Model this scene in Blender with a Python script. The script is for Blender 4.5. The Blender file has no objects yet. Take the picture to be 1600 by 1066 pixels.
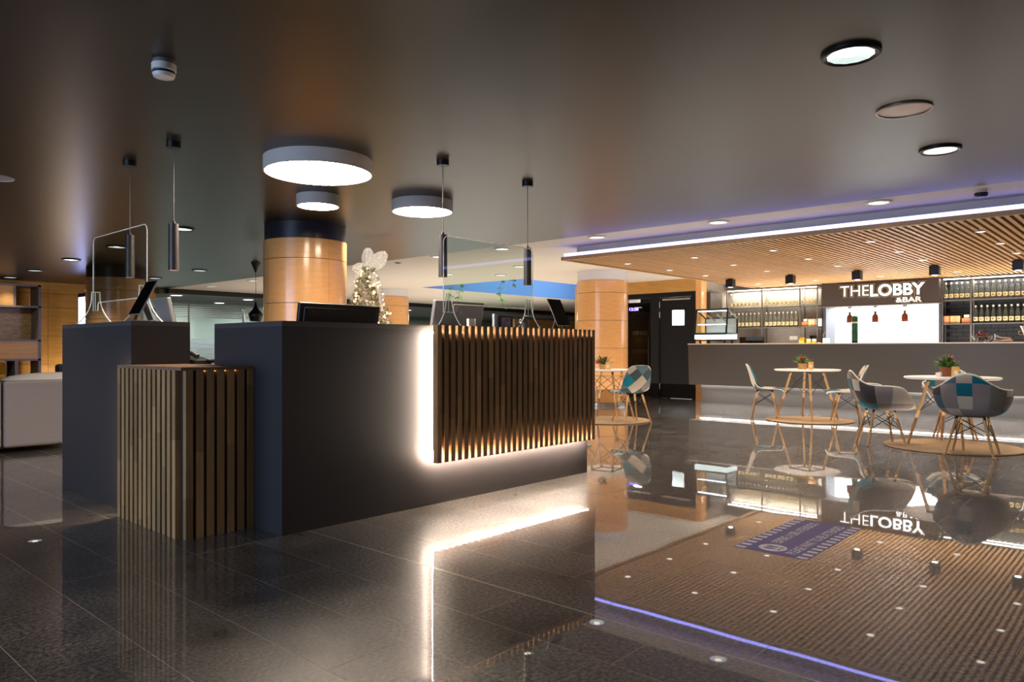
import bpy, math, random
from math import pi, sin, cos, radians
from mathutils import Vector, Matrix
random.seed(7)
S = bpy.context.scene
COL = S.collection

# ------------------------------------------------------------------ camera
cd = bpy.data.cameras.new('camera'); cam = bpy.data.objects.new('camera', cd); COL.objects.link(cam)
cd.sensor_width = 36; cd.lens = 36 * 1153.78 / 1600; cd.shift_y = 12 / 1600; cd.clip_start = .05; cd.clip_end = 200
cam.location = (0, 0, 1.05); cam.rotation_euler = (pi / 2, 0, radians(42.031 - 90))
S.camera = cam
# ------------------------------------------------------------------ world, exposure
W = bpy.data.worlds.new('world'); S.world = W; W.use_nodes = True
W.node_tree.nodes['Background'].inputs[0].default_value = (1.0, .84, .66, 1)
W.node_tree.nodes['Background'].inputs[1].default_value = .07
S.view_settings.view_transform = 'Standard'; S.view_settings.look = 'None'
S.view_settings.exposure = 1.0; S.view_settings.gamma = 1.0; S.view_settings.use_curve_mapping = False
try:
    S.cycles.use_denoising = True; S.cycles.max_bounces = 8; S.cycles.diffuse_bounces = 4
    S.cycles.glossy_bounces = 5; S.cycles.transparent_max_bounces = 16; S.cycles.sample_clamp_indirect = 6
    S.cycles.caustics_reflective = False; S.cycles.caustics_refractive = False
except Exception: pass
# lamp levels, all in one place (watts)
P_FILL_HALL = 310.; P_FILL_BAR = 70.; P_DOWN_DARK = 40.; P_DOWN_WHITE = 30.; P_CANOPY = 22.; P_PENDANT = 22.; P_SPOT = 20.; LED_DESK = 300.
P_PASS = 120.; P_DAY = 62.; P_WALL = 45.; P_OFFICE = 80.

def lamp(kind, loc, energy, color=(1, 1, 1), rot=(0, 0, 0), size=.1, size_y=None, spot=None, blend=.6, name='lamp', spread=None):
    l = bpy.data.lights.new(name, kind); l.energy = energy; l.color = color
    if kind == 'AREA':
        l.size = size
        if size_y: l.shape = 'RECTANGLE'; l.size_y = size_y
        else: l.shape = 'DISK'
        if spread: l.spread = spread
    else: l.shadow_soft_size = size
    if kind == 'SPOT': l.spot_size = radians(spot or 90); l.spot_blend = blend
    o = bpy.data.objects.new(name, l); COL.objects.link(o); o.location = loc; o.rotation_euler = rot
    return o
WARM = (1, .80, .58); SOFT = (1, .90, .78); COOL = (.72, .84, 1)
# daylight from the entrance glazing on the street side, far to the left of the lobby
lamp('AREA', (-4.5, 4.5, 1.5), P_DAY, (.50, .68, 1), (0, radians(-90), 0), 2.6, 5.0, name='entrance_daylight', spread=radians(110))
# added upward fill with no fixture, brightens the white ceiling and slat canopy
lamp('AREA', (13, 9, .3), P_FILL_HALL, (1, .86, .70), (radians(180), 0, 0), 9.0, 16.0, name='hall_ceiling_fill')
lamp('AREA', (14.1, 3.0, 1.0), P_FILL_BAR, SOFT, (radians(180), 0, 0), .5, 8.0, name='bar_canopy_fill')
lamp('POINT', (5.5, 17.7, .35), 14, (1, .78, .46), size=.12, name='wall_wash_fill')  # added unseen point lamp, puts the amber glow on the panelled wall
# soft areas stand in for unseen lobby lamps behind the camera; spots are added
lamp('AREA', (1.5, -2.5, 2.45), 10, SOFT, (0, 0, 0), 3.0, 3.0, name='unseen_lobby_lamp')
lamp('SPOT', (1.0, 7.0, 2.45), 32, SOFT, (0, 0, 0), .08, spot=120, name='unseen_lounge_lamp')  # added unseen downlight out of frame, brightens the sofa
lamp('SPOT', (5.2, 7.0, 2.40), 42, SOFT, (radians(66), 0, radians(-40)), .06, spot=100, name='tree_fill_spot')  # added spot with no fixture, brightens the tree and its bow
lamp('SPOT', (2.9, 15.2, 2.46), 42, SOFT, (radians(48), 0, 0), .08, spot=130, name='unseen_lounge_lamp')  # added unseen spot aimed at the shelf wall to brighten it
lamp('AREA', (6.0, -2.5, 2.45), 16, SOFT, (0, 0, 0), 3.0, 3.0, name='unseen_lobby_lamp')

# ------------------------------------------------------------------ mesh helper
class MB:
    def __init__(s): s.v = []; s.f = []; s.m = []; s.uv = None
    def quadbox(s, p, mi=0):
        n = len(s.v); s.v += [tuple(q) for q in p]
        for q in ((0, 3, 2, 1), (4, 5, 6, 7), (0, 1, 5, 4), (1, 2, 6, 5), (2, 3, 7, 6), (3, 0, 4, 7)):
            s.f.append(tuple(n + i for i in q)); s.m.append(mi)
        return s
    def box(s, a, b, mi=0):
        (x0, y0, z0), (x1, y1, z1) = a, b
        if x0 > x1: x0, x1 = x1, x0
        if y0 > y1: y0, y1 = y1, y0
        if z0 > z1: z0, z1 = z1, z0
        return s.quadbox([(x0, y0, z0), (x1, y0, z0), (x1, y1, z0), (x0, y1, z0), (x0, y0, z1), (x1, y0, z1), (x1, y1, z1), (x0, y1, z1)], mi)
    def prism(s, poly, d0, d1, axis='z', mi=0):
        # poly is counter-clockwise in the plane (y,z) for x, (x,z) for y, (x,y) for z
        def P(a, b, d): return {'x': (d, a, b), 'y': (a, d, b), 'z': (a, b, d)}[axis]
        if axis == 'y': poly = list(reversed(poly))
        n = len(s.v); k = len(poly)
        s.v += [P(a, b, d0) for a, b in poly] + [P(a, b, d1) for a, b in poly]
        s.f.append(tuple(n + i for i in reversed(range(k)))); s.m.append(mi)
        s.f.append(tuple(n + k + i for i in range(k))); s.m.append(mi)
        for i in range(k):
            j = (i + 1) % k; s.f.append((n + i, n + j, n + k + j, n + k + i)); s.m.append(mi)
        return s
    def lathe(s, prof, seg=24, c=(0, 0, 0), a0=0, a1=2 * pi, mi=0, caps=False):
        full = abs(a1 - a0 - 2 * pi) < 1e-6; n = len(s.v); k = len(prof); cnt = seg if full else seg + 1
        for i in range(cnt):
            a = a0 + (a1 - a0) * i / seg
            for r, z in prof: s.v.append((c[0] + r * cos(a), c[1] + r * sin(a), c[2] + z))
        for i in range(seg):
            j = (i + 1) % cnt
            for q in range(k - 1):
                s.f.append((n + i * k + q, n + j * k + q, n + j * k + q + 1, n + i * k + q + 1)); s.m.append(mi)
        if caps and not full:
            s.f.append(tuple(n + q for q in range(k))); s.m.append(mi)
            s.f.append(tuple(n + seg * k + q for q in reversed(range(k)))); s.m.append(mi)
        return s
    def cyl(s, c, r, h, seg=20, r2=None, mi=0):
        r2 = r if r2 is None else r2
        return s.lathe([(0, 0), (r, 0), (r2, h), (0, h)], seg, c, mi=mi)
    def tube(s, pts, r, seg=6, mi=0, closed=False, r1=None):
        pts = [Vector(p) for p in pts]; n = len(s.v); N = len(pts)
        t0 = (pts[1] - pts[0]).normalized(); up = Vector((0, 0, 1)) if abs(t0.z) < .95 else Vector((1, 0, 0))
        nx = t0.cross(up).normalized()
        for i, p in enumerate(pts):
            if closed: t = (pts[(i + 1) % N] - pts[i - 1]).normalized()
            elif i == 0: t = t0
            elif i == N - 1: t = (pts[-1] - pts[-2]).normalized()
            else: t = ((pts[i + 1] - p).normalized() + (p - pts[i - 1]).normalized()).normalized()
            nx = (nx - t * nx.dot(t)).normalized(); ny = t.cross(nx)
            rr = r if r1 is None else r + (r1 - r) * i / (N - 1)
            for k in range(seg):
                a = 2 * pi * k / seg; q = p + nx * rr * cos(a) + ny * rr * sin(a); s.v.append(tuple(q))
        for i in range(N if closed else N - 1):
            j = (i + 1) % N
            for k in range(seg):
                l = (k + 1) % seg; s.f.append((n + i * seg + k, n + i * seg + l, n + j * seg + l, n + j * seg + k)); s.m.append(mi)
        if not closed:
            s.f.append(tuple(n + k for k in reversed(range(seg)))); s.m.append(mi)
            s.f.append(tuple(n + (N - 1) * seg + k for k in range(seg))); s.m.append(mi)
        return s
    def face(s, pts, mi=0):
        n = len(s.v); s.v += [tuple(p) for p in pts]; s.f.append(tuple(range(n, n + len(pts)))); s.m.append(mi); return s
    def mesh(s, name, mats, smooth=False):
        me = bpy.data.meshes.new(name); me.from_pydata(s.v, [], s.f); me.update()
        for m in (mats if isinstance(mats, (list, tuple)) else [mats]): me.materials.append(m)
        if any(s.m): me.polygons.foreach_set('material_index', s.m)
        if s.uv:
            L = me.uv_layers.new(name='UVMap')
            for lp in me.loops: L.data[lp.index].uv = s.uv[lp.vertex_index]
        if smooth:
            me.polygons.foreach_set('use_smooth', [True] * len(me.polygons))
            try: me.set_sharp_from_angle(angle=radians(smooth if smooth is not True else 40))
            except Exception: pass
        return me
    def build(s, name, mats, parent=None, loc=(0, 0, 0), rz=0, smooth=False, bevel=0):
        o = put(name, s.mesh(name, mats, smooth), parent, loc, rz)
        if bevel:
            b = o.modifiers.new('bevel', 'BEVEL'); b.width = bevel; b.segments = 2; b.limit_method = 'ANGLE'
        return o
def put(name, me, parent=None, loc=(0, 0, 0), rz=0):
    o = bpy.data.objects.new(name, me); COL.objects.link(o); o.location = loc; o.rotation_euler = (0, 0, rz)
    if parent: o.parent = parent
    return o
def tag(o, label=None, cat=None, group=None, kind=None):
    if label: o['label'] = label
    if cat: o['category'] = cat
    if group: o['group'] = group
    if kind: o['kind'] = kind
    return o
def thing(name, label, cat, loc=(0, 0, 0), rz=0, group=None):
    o = bpy.data.objects.new(name, None); COL.objects.link(o); o.location = loc; o.rotation_euler = (0, 0, rz); o.empty_display_size = .1
    return tag(o, label, cat, group)
def copytree(o, loc=None, rz=None, label=None, group=None, parent=None):
    c = o.copy(); COL.objects.link(c)
    if parent: c.parent = parent
    if loc is not None: c.location = loc
    if rz is not None: c.rotation_euler = (0, 0, rz)
    if label: c['label'] = label
    if group: c['group'] = group
    for ch in o.children: copytree(ch, parent=c)
    return c
ORD = ['first', 'second', 'third', 'fourth', 'fifth', 'sixth', 'seventh', 'eighth', 'ninth', 'tenth', 'eleventh', 'twelfth', 'thirteenth', 'fourteenth', 'fifteenth', 'sixteenth', 'seventeenth', 'eighteenth', 'nineteenth', 'twentieth', 'twenty-first']
def struct(mb, name, mats, label=None, parent=None, **k):
    o = mb.build(name, mats, parent, **k); o['kind'] = 'structure'
    if label: o['label'] = label
    return o

# ------------------------------------------------------------------ materials
def lin(r, g, b):
    f = lambda c: (c / 255 / 12.92) if c / 255 <= .04045 else ((c / 255 + .055) / 1.055) ** 2.4
    return (f(r), f(g), f(b), 1)
def mat(name, col=(128, 128, 128), rough=.5, metal=0, spec=.5, coat=0, coat_r=.03, emit=None, es=0, trans=0, ior=1.45, alpha=1):
    m = bpy.data.materials.new(name); m.use_nodes = True; b = m.node_tree.nodes['Principled BSDF']; I = b.inputs
    I['Base Color'].default_value = lin(*col); I['Roughness'].default_value = rough; I['Metallic'].default_value = metal
    I['Specular IOR Level'].default_value = spec; I['Coat Weight'].default_value = coat; I['Coat Roughness'].default_value = coat_r
    I['Transmission Weight'].default_value = trans; I['IOR'].default_value = ior; I['Alpha'].default_value = alpha
    if emit: I['Emission Color'].default_value = lin(*emit); I['Emission Strength'].default_value = es
    return m
def nodes(m): return m.node_tree.nodes, m.node_tree.links, m.node_tree.nodes['Principled BSDF']
def vary(m, amount=.25, scale=(1, 1, 1), detail=4, nscale=6, dark=.7, light=1.15, coords='Object', bump=0, rand=.15, rough_var=0):
    """noise grain multiplied on the base colour, plus a per-object shift of tone"""
    N, L, B = nodes(m); base = B.inputs['Base Color'].default_value[:]
    tc = N.new('ShaderNodeTexCoord'); mp = N.new('ShaderNodeMapping'); mp.inputs['Scale'].default_value = scale
    if coords == 'World':
        g = N.new('ShaderNodeNewGeometry'); L.new(g.outputs['Position'], mp.inputs['Vector'])
    else: L.new(tc.outputs[coords], mp.inputs['Vector'])
    oi = N.new('ShaderNodeObjectInfo')
    nz = N.new('ShaderNodeTexNoise'); nz.noise_dimensions = '4D'; nz.inputs['Scale'].default_value = nscale; nz.inputs['Detail'].default_value = detail
    mul = N.new('ShaderNodeMath'); mul.operation = 'MULTIPLY'; mul.inputs[1].default_value = 37 if rand else 0
    L.new(oi.outputs['Random'], mul.inputs[0]); L.new(mul.outputs[0], nz.inputs['W']); L.new(mp.outputs[0], nz.inputs['Vector'])
    mr = N.new('ShaderNodeMapRange'); mr.inputs[1].default_value = .3; mr.inputs[2].default_value = .7; mr.inputs[3].default_value = dark; mr.inputs[4].default_value = light
    L.new(nz.outputs['Fac'], mr.inputs[0])
    rr = N.new('ShaderNodeMapRange'); rr.inputs[3].default_value = 1 - rand; rr.inputs[4].default_value = 1 + rand; L.new(oi.outputs['Random'], rr.inputs[0])
    m2 = N.new('ShaderNodeMath'); m2.operation = 'MULTIPLY'; L.new(mr.outputs[0], m2.inputs[0]); L.new(rr.outputs[0], m2.inputs[1])
    vm = N.new('ShaderNodeVectorMath'); vm.operation = 'SCALE'; vm.inputs[0].default_value = base[:3]; L.new(m2.outputs[0], vm.inputs['Scale'])
    L.new(vm.outputs[0], B.inputs['Base Color'])
    if rough_var:
        r0 = B.inputs['Roughness'].default_value; q = N.new('ShaderNodeMapRange'); q.inputs[1].default_value = .3; q.inputs[2].default_value = .7
        q.inputs[3].default_value = max(0, r0 - rough_var); q.inputs[4].default_value = r0 + rough_var; L.new(nz.outputs['Fac'], q.inputs[0]); L.new(q.outputs[0], B.inputs['Roughness'])
    if bump:
        bp = N.new('ShaderNodeBump'); bp.inputs['Strength'].default_value = bump; bp.inputs['Distance'].default_value = .01
        L.new(nz.outputs['Fac'], bp.inputs['Height']); L.new(bp.outputs[0], B.inputs['Normal'])
    return m
def emis(name, col, s):
    m = bpy.data.materials.new(name); m.use_nodes = True; N = m.node_tree.nodes; L = m.node_tree.links
    N.remove(N['Principled BSDF']); e = N.new('ShaderNodeEmission'); e.inputs[0].default_value = lin(*col); e.inputs[1].default_value = s
    L.new(e.outputs[0], N['Material Output'].inputs[0]); return m
def clear(name, tint=(245, 250, 248), gloss=.06, rough=.02, ior=1.45):
    """thin clear sheet: transparent with a Fresnel reflection"""
    m = bpy.data.materials.new(name); m.use_nodes = True; N = m.node_tree.nodes; L = m.node_tree.links; N.remove(N['Principled BSDF'])
    t = N.new('ShaderNodeBsdfTransparent'); t.inputs[0].default_value = lin(*tint); g = N.new('ShaderNodeBsdfGlossy'); g.inputs['Roughness'].default_value = rough
    f0 = ((ior - 1) / (ior + 1)) ** 2; lw = N.new('ShaderNodeLayerWeight'); lw.inputs[0].default_value = .5; pw = N.new('ShaderNodeMath'); pw.operation = 'POWER'; pw.inputs[1].default_value = 5; L.new(lw.outputs['Facing'], pw.inputs[0]); f = N.new('ShaderNodeMath'); f.operation = 'MULTIPLY_ADD'; f.inputs[1].default_value = 1 - f0; f.inputs[2].default_value = f0; L.new(pw.outputs[0], f.inputs[0]); mx = N.new('ShaderNodeMixShader')
    L.new(f.outputs[0], mx.inputs[0]); L.new(t.outputs[0], mx.inputs[1]); L.new(g.outputs[0], mx.inputs[2]); L.new(mx.outputs[0], N['Material Output'].inputs[0]); return m

# polished dark granite: speckle, faint smears, sharp polish over a broad lobe
M_tile = mat('polished_granite', (58, 55, 53), .32, spec=.5, coat=1, coat_r=.015)
N, L, B = nodes(M_tile)
g = N.new('ShaderNodeNewGeometry'); oi = N.new('ShaderNodeObjectInfo')
n1 = N.new('ShaderNodeTexNoise'); n1.inputs['Scale'].default_value = 60; n1.inputs['Detail'].default_value = 5; n1.inputs['Roughness'].default_value = .7
n2 = N.new('ShaderNodeTexNoise'); n2.inputs['Scale'].default_value = 3.2; n2.inputs['Detail'].default_value = 6; n2.inputs['Roughness'].default_value = .65
L.new(g.outputs['Position'], n1.inputs['Vector']); L.new(g.outputs['Position'], n2.inputs['Vector'])
cr = N.new('ShaderNodeValToRGB'); cr.color_ramp.elements[0].position = .40; cr.color_ramp.elements[0].color = lin(30, 28, 27)
cr.color_ramp.elements[1].position = .66; cr.color_ramp.elements[1].color = lin(118, 112, 106); L.new(n1.outputs['Fac'], cr.inputs[0])
mr = N.new('ShaderNodeMapRange'); mr.inputs[1].default_value = .3; mr.inputs[2].default_value = .75; mr.inputs[3].default_value = .65; mr.inputs[4].default_value = 1.7; L.new(n2.outputs['Fac'], mr.inputs[0])
rr = N.new('ShaderNodeMapRange'); rr.inputs[3].default_value = .8; rr.inputs[4].default_value = 1.2; L.new(oi.outputs['Random'], rr.inputs[0])
mm = N.new('ShaderNodeMath'); mm.operation = 'MULTIPLY'; L.new(mr.outputs[0], mm.inputs[0]); L.new(rr.outputs[0], mm.inputs[1])
vs = N.new('ShaderNodeVectorMath'); vs.operation = 'SCALE'; L.new(cr.outputs[0], vs.inputs[0]); L.new(mm.outputs[0], vs.inputs['Scale']); L.new(vs.outputs[0], B.inputs['Base Color'])
q = N.new('ShaderNodeMapRange'); q.inputs[1].default_value = .3; q.inputs[2].default_value = .7; q.inputs[3].default_value = .26; q.inputs[4].default_value = .46; L.new(n2.outputs['Fac'], q.inputs[0]); L.new(q.outputs[0], B.inputs['Roughness'])
n3 = N.new('ShaderNodeTexNoise'); n3.inputs['Scale'].default_value = 2.2; n3.inputs['Detail'].default_value = 1; L.new(g.outputs['Position'], n3.inputs['Vector'])
bp = N.new('ShaderNodeBump'); bp.inputs['Strength'].default_value = .035; bp.inputs['Distance'].default_value = .01; L.new(n3.outputs['Fac'], bp.inputs['Height']); L.new(bp.outputs[0], B.inputs['Coat Normal'])
M_grout = mat('grout', (200, 192, 180), .5)
M_strip = mat('joint_metal', (190, 180, 165), .35, 1)
M_dark_ceiling = vary(mat('dark_satin_ceiling', (52, 44, 35), .34, spec=.38), scale=(1, 1, 1), nscale=1.6, dark=.92, light=1.06, coords='World', rand=0)
M_white = mat('white_plaster', (224, 216, 205), .7)
M_white_col = mat('white_column_paint', (226, 224, 226), .6)
M_blue = mat('blue_paint', (92, 136, 190), .7)
M_honey = vary(mat('honey_wood', (232, 172, 106), .36, spec=.5, coat=.8, coat_r=.13), scale=(3, 3, 14), nscale=2.2, dark=.92, light=1.06, coords='World', rand=0)
M_wallwood = vary(mat('wall_wood', (200, 150, 80), .4), scale=(1.5, 1.5, 12), nscale=2, dark=.86, light=1.1, coords='World', rand=.07)
M_oak = vary(mat('oak_slat', (174, 136, 92), .5), scale=(14, 14, 1.5), nscale=3, dark=.78, light=1.15, rand=.18)
# stave changes along each slat: short lengths glued end to end
N, L, B = nodes(M_oak)
tc = N.new('ShaderNodeTexCoord'); sx = N.new('ShaderNodeSeparateXYZ'); L.new(tc.outputs['Object'], sx.inputs[0])
oi = N.new('ShaderNodeObjectInfo'); a1 = N.new('ShaderNodeMath'); a1.operation = 'MULTIPLY_ADD'; a1.inputs[1].default_value = 2.1; L.new(sx.outputs['Z'], a1.inputs[0])
a0 = N.new('ShaderNodeMath'); a0.operation = 'MULTIPLY'; a0.inputs[1].default_value = 9.3; L.new(oi.outputs['Random'], a0.inputs[0]); L.new(a0.outputs[0], a1.inputs[2])
fl = N.new('ShaderNodeMath'); fl.operation = 'FLOOR'; L.new(a1.outputs[0], fl.inputs[0]); cx = N.new('ShaderNodeCombineXYZ'); L.new(fl.outputs[0], cx.inputs[0]); L.new(a0.outputs[0], cx.inputs[1])
wn = N.new('ShaderNodeTexWhiteNoise'); L.new(cx.outputs[0], wn.inputs['Vector']); mr = N.new('ShaderNodeMapRange'); mr.inputs[3].default_value = .78; mr.inputs[4].default_value = 1.22; L.new(wn.outputs['Value'], mr.inputs[0])
old = B.inputs['Base Color'].links[0].from_socket; vs = N.new('ShaderNodeVectorMath'); vs.operation = 'SCALE'; L.new(old, vs.inputs[0]); L.new(mr.outputs[0], vs.inputs['Scale']); L.new(vs.outputs[0], B.inputs['Base Color'])
M_oakdark = mat('dark_oak_board', (52, 36, 24), .6)
M_canopywood = vary(mat('canopy_oak', (206, 162, 112), .45), scale=(2, 14, 14), nscale=2.5, dark=.84, light=1.1, rand=.08)
M_canopyback = mat('canopy_backing', (40, 27, 18), .8)
M_lam = vary(mat('charcoal_laminate', (52, 50, 52), .5, spec=.45), scale=(30, 30, 2.5), nscale=9, dark=.93, light=1.06, rand=0)
M_lamtop = mat('charcoal_laminate_top', (74, 71, 70), .4)
M_barfront = vary(mat('bar_front_laminate', (64, 60, 58), .36, spec=.5), scale=(2, 2, 30), nscale=6, dark=.95, light=1.05, rand=0)
M_black = mat('black_plastic', (16, 16, 18), .4)
M_blackgloss = mat('black_glass', (4, 4, 5), .06, spec=.6)
M_blackmat = vary(mat('black_wall', (11, 11, 14), .6, spec=.3), nscale=3, dark=.92, light=1.06, rand=0)
M_gun = mat('gunmetal', (86, 80, 80), .42, .65)
M_steel = mat('steel', (200, 198, 195), .25, 1)
M_chrome = mat('chrome', (225, 225, 225), .08, 1)
M_grey = mat('grey_plastic', (110, 108, 108), .45)
M_silver = mat('silver_plastic', (150, 148, 146), .38, .3)
M_whitep = mat('white_plastic', (226, 222, 218), .4)
M_acryl = clear('clear_acrylic', (240, 246, 244))
M_edge = mat('acrylic_edge_gathered_light', (252, 250, 248), .3, spec=.7)  # edge coloured white for the light clear acrylic gathers at its rim
N, L, B = nodes(M_edge); tr = N.new('ShaderNodeBsdfTranslucent'); tr.inputs[0].default_value = (.95, .94, .93, 1); ad = N.new('ShaderNodeMixShader'); ad.inputs[0].default_value = .5
L.new(B.outputs[0], ad.inputs[1]); L.new(tr.outputs[0], ad.inputs[2]); L.new(ad.outputs[0], N['Material Output'].inputs[0])
M_glass = clear('window_glass', (246, 250, 248))
def milky(name, tint, body, k):
    m = clear(name, tint, ior=1.5); N = m.node_tree.nodes; L = m.node_tree.links; out = N['Material Output']; src = out.inputs[0].links[0].from_socket
    d = N.new('ShaderNodeBsdfTranslucent'); d.inputs[0].default_value = lin(*body); d2 = N.new('ShaderNodeBsdfDiffuse'); d2.inputs[0].default_value = lin(*body)
    a = N.new('ShaderNodeMixShader'); L.new(d.outputs[0], a.inputs[1]); L.new(d2.outputs[0], a.inputs[2]); b = N.new('ShaderNodeMixShader'); b.inputs[0].default_value = k
    L.new(src, b.inputs[1]); L.new(a.outputs[0], b.inputs[2]); L.new(b.outputs[0], out.inputs[0]); return m
M_bottle = milky('bottle_glass', (250, 253, 250), (226, 232, 214), .14)
M_label = mat('cream_label', (214, 198, 156), .7)
M_labelprint = mat('label_print', (120, 92, 60), .7)
M_cap = mat('white_cap', (236, 232, 224), .4)
M_brown = mat('amber_glass', (92, 34, 12), .12, spec=.6, trans=.25)
M_wine = mat('wine_glass_dark', (20, 26, 18), .15)
M_fabric = vary(mat('grey_upholstery', (158, 150, 148), .9), scale=(40, 40, 6), nscale=6, dark=.88, light=1.08, rand=0, bump=.15)
M_fabriclight = mat('light_upholstery', (214, 208, 200), .9)
M_rug = vary(mat('jute', (186, 158, 126), .95), nscale=60, dark=.75, light=1.15, rand=0, bump=.5)
M_beech = vary(mat('beech_leg', (208, 164, 112), .45), scale=(10, 10, 1.5), nscale=4, dark=.9, light=1.06)
M_wire = mat('black_wire', (26, 25, 25), .4, .4)
M_tabletop = mat('white_tabletop', (232, 226, 222), .35)
M_concrete = vary(mat('concrete', (158, 148, 138), .85), nscale=9, dark=.85, light=1.08, coords='World', rand=0, bump=.1)
M_brick = vary(mat('black_brick', (34, 35, 40), .5), nscale=12, dark=.8, light=1.25, bump=.3, rand=.2)
M_mortar = mat('black_mortar', (18, 18, 21), .8)
M_shelf = mat('shelf_steel', (120, 114, 108), .4, .5)
M_whitewall = mat('white_tile', (240, 240, 238), .3)
M_leaf = mat('green_leaf', (64, 106, 42), .5); M_leaf2 = mat('pale_leaf', (126, 150, 84), .5); M_red = mat('red_petal', (186, 40, 34), .5); M_violet = mat('grey_violet_petal', (150, 140, 160), .6)
M_terra = mat('terracotta', (142, 84, 54), .6); M_straw = vary(mat('straw', (196, 156, 104), .8), nscale=30, dark=.7, light=1.15, bump=.4); M_card = mat('yellow_card', (226, 178, 92), .6); M_paper = mat('white_paper', (240, 236, 228), .6)
M_orange = mat('orange_box', (222, 142, 88), .6); M_yellow = mat('yellow_fabric', (168, 124, 30), .8)
E_disc = emis('lamp_diffuser', (255, 232, 208), 30.0)
E_down = emis('downlight_led', (255, 244, 230), 2.4)
E_canopy = emis('canopy_led', (255, 246, 236), 1.8)
E_small = emis('small_led', (255, 246, 236), 10.0)
E_desk = emis('desk_led_strip', (255, 232, 208), LED_DESK)
E_blue = emis('blue_led_strip', (152, 154, 255), 2.6)
E_white = emis('white_led_strip', (255, 242, 226), 14.0)
E_sign = emis('sign_letter_light', (255, 250, 246), 1.6)
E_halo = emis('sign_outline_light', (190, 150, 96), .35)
E_screen = emis('totem_screen', (150, 168, 255), 3.4)
E_pendant = emis('pendant_led', (255, 226, 214), 6.0)

# ------------------------------------------------------------------ floor
PX, PY, X0, Y0 = .3305, .66, 1.3865, 2.061
CZ = 2.5
fl = struct(MB().box((-4, -7, -.12), (31, 25, -.0004)), 'floor', M_grout)
fl['label'] = 'polished dark granite tile floor of the lobby'
tm = MB().box((0.0012, 0.0012, -.02), (PX - .0012, PY - .0012, 0)).mesh('tile', M_tile)
cells = []
for i in range(-16, 90):
    for j in range(-14, 36):
        x = X0 + i * PX; y = Y0 + j * PY + (0 if i % 2 == 0 else PY / 2)
        cx_, cy_ = x + PX / 2, y + PY / 2; t = .7428 * cx_ + .6695 * cy_; r = .6695 * cx_ - .7428 * cy_
        vis = t > 1.6 and abs(r) / t < .74 and not (2.3 < cx_ < 5.0 and 3.9 < cy_ < 4.4) 
        size = 1 / max(t, .1) ** 2
        cells.append((0 if vis else 1, t, x, y))
cells.sort()
for k, (a, t, x, y) in enumerate(cells[:300]): put('tile', tm, fl, (x, y, 0))
rest = MB()
for a, t, x, y in cells[300:]:
    if x < -3.9 or y < -6.9 or x > 30.5 or y > 24.3: continue
    rest.box((x + .0012, y + .0012, -.02), (x + PX - .0012, y + PY - .0012, 0))
o = rest.build('tile_field', M_tile, fl); o['kind'] = 'stuff'
MB().box((2.3765 - .003, -6, -.004), (2.3765 + .003, 12, .0006)).build('joint_strip', M_strip, fl)

# ------------------------------------------------------------------ ceilings
o = struct(MB().box((-4, -7, CZ), (7.66, 18.4, CZ + .12)), 'ceiling', M_dark_ceiling, 'dark brown satin ceiling over the reception')
HX0, HX1, HY0, HY1 = 11.55, 18.6, 10.1, 13.3
cw = MB().box((7.66, -7, CZ), (31, HY0, CZ + .12)).box((7.66, HY1, CZ), (31, 18, CZ + .12)).box((7.66, HY0, CZ), (HX0, HY1, CZ + .12)).box((HX1, HY0, CZ), (31, HY1, CZ + .12))
struct(cw, 'ceiling', M_white, 'white ceiling between reception and bar')
sk = MB().box((HX0 - .1, HY0 - .1, CZ + .12), (HX0, HY1 + .1, CZ + 1.1)).box((HX1, HY0 - .1, CZ + .12), (HX1 + .1, HY1 + .1, CZ + 1.1)).box((HX0, HY0 - .1, CZ + .12), (HX1, HY0, CZ + 1.1)).box((HX0, HY1, CZ + .12), (HX1, HY1 + .1, CZ + 1.1)).box((HX0, HY0, CZ + 1.1), (HX1, HY1, CZ + 1.2))
sk.box((HX0 - .001 + .002, HY1 - .004, CZ), (HX1 - .002, HY1 - .001, CZ + .13)).box((HX1 - .004, HY0 + .002, CZ), (HX1 - .001, HY1 - .002, CZ + .13))
struct(sk, 'trim_1', M_blue, 'blue painted light well raised into the white ceiling')
lamp('AREA', ((HX0 + HX1) / 2, (HY0 + HY1) / 2, CZ + 1.05), 85, (.95, .97, 1), (0, 0, 0), 5, 2.4, name='light_well_lamp')

# ------------------------------------------------------------------ walls
# wood panelled wall at the far left
wl = struct(MB().box((-4, 18.44, 0), (7.52, 18.6, CZ)), 'wall_back', mat('wall_core', (60, 44, 30), .8), 'honey wood panelled wall behind the sofas')
zs = [0, .10, .71, 1.33, 1.95, 2.26, CZ]
pm = {}
for i in range(10):
    x = -3.98 + i * 1.15
    for a, b in zip(zs[:-1], zs[1:]):
        if b - a < .02: continue
        k = round(b - a, 3)
        if k not in pm: pm[k] = MB().box((.003, 0, .003), (1.147, .03, b - a - .003)).mesh('panel', M_wallwood)
        put('panel', pm[k], wl, (x, 18.41, a))
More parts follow.
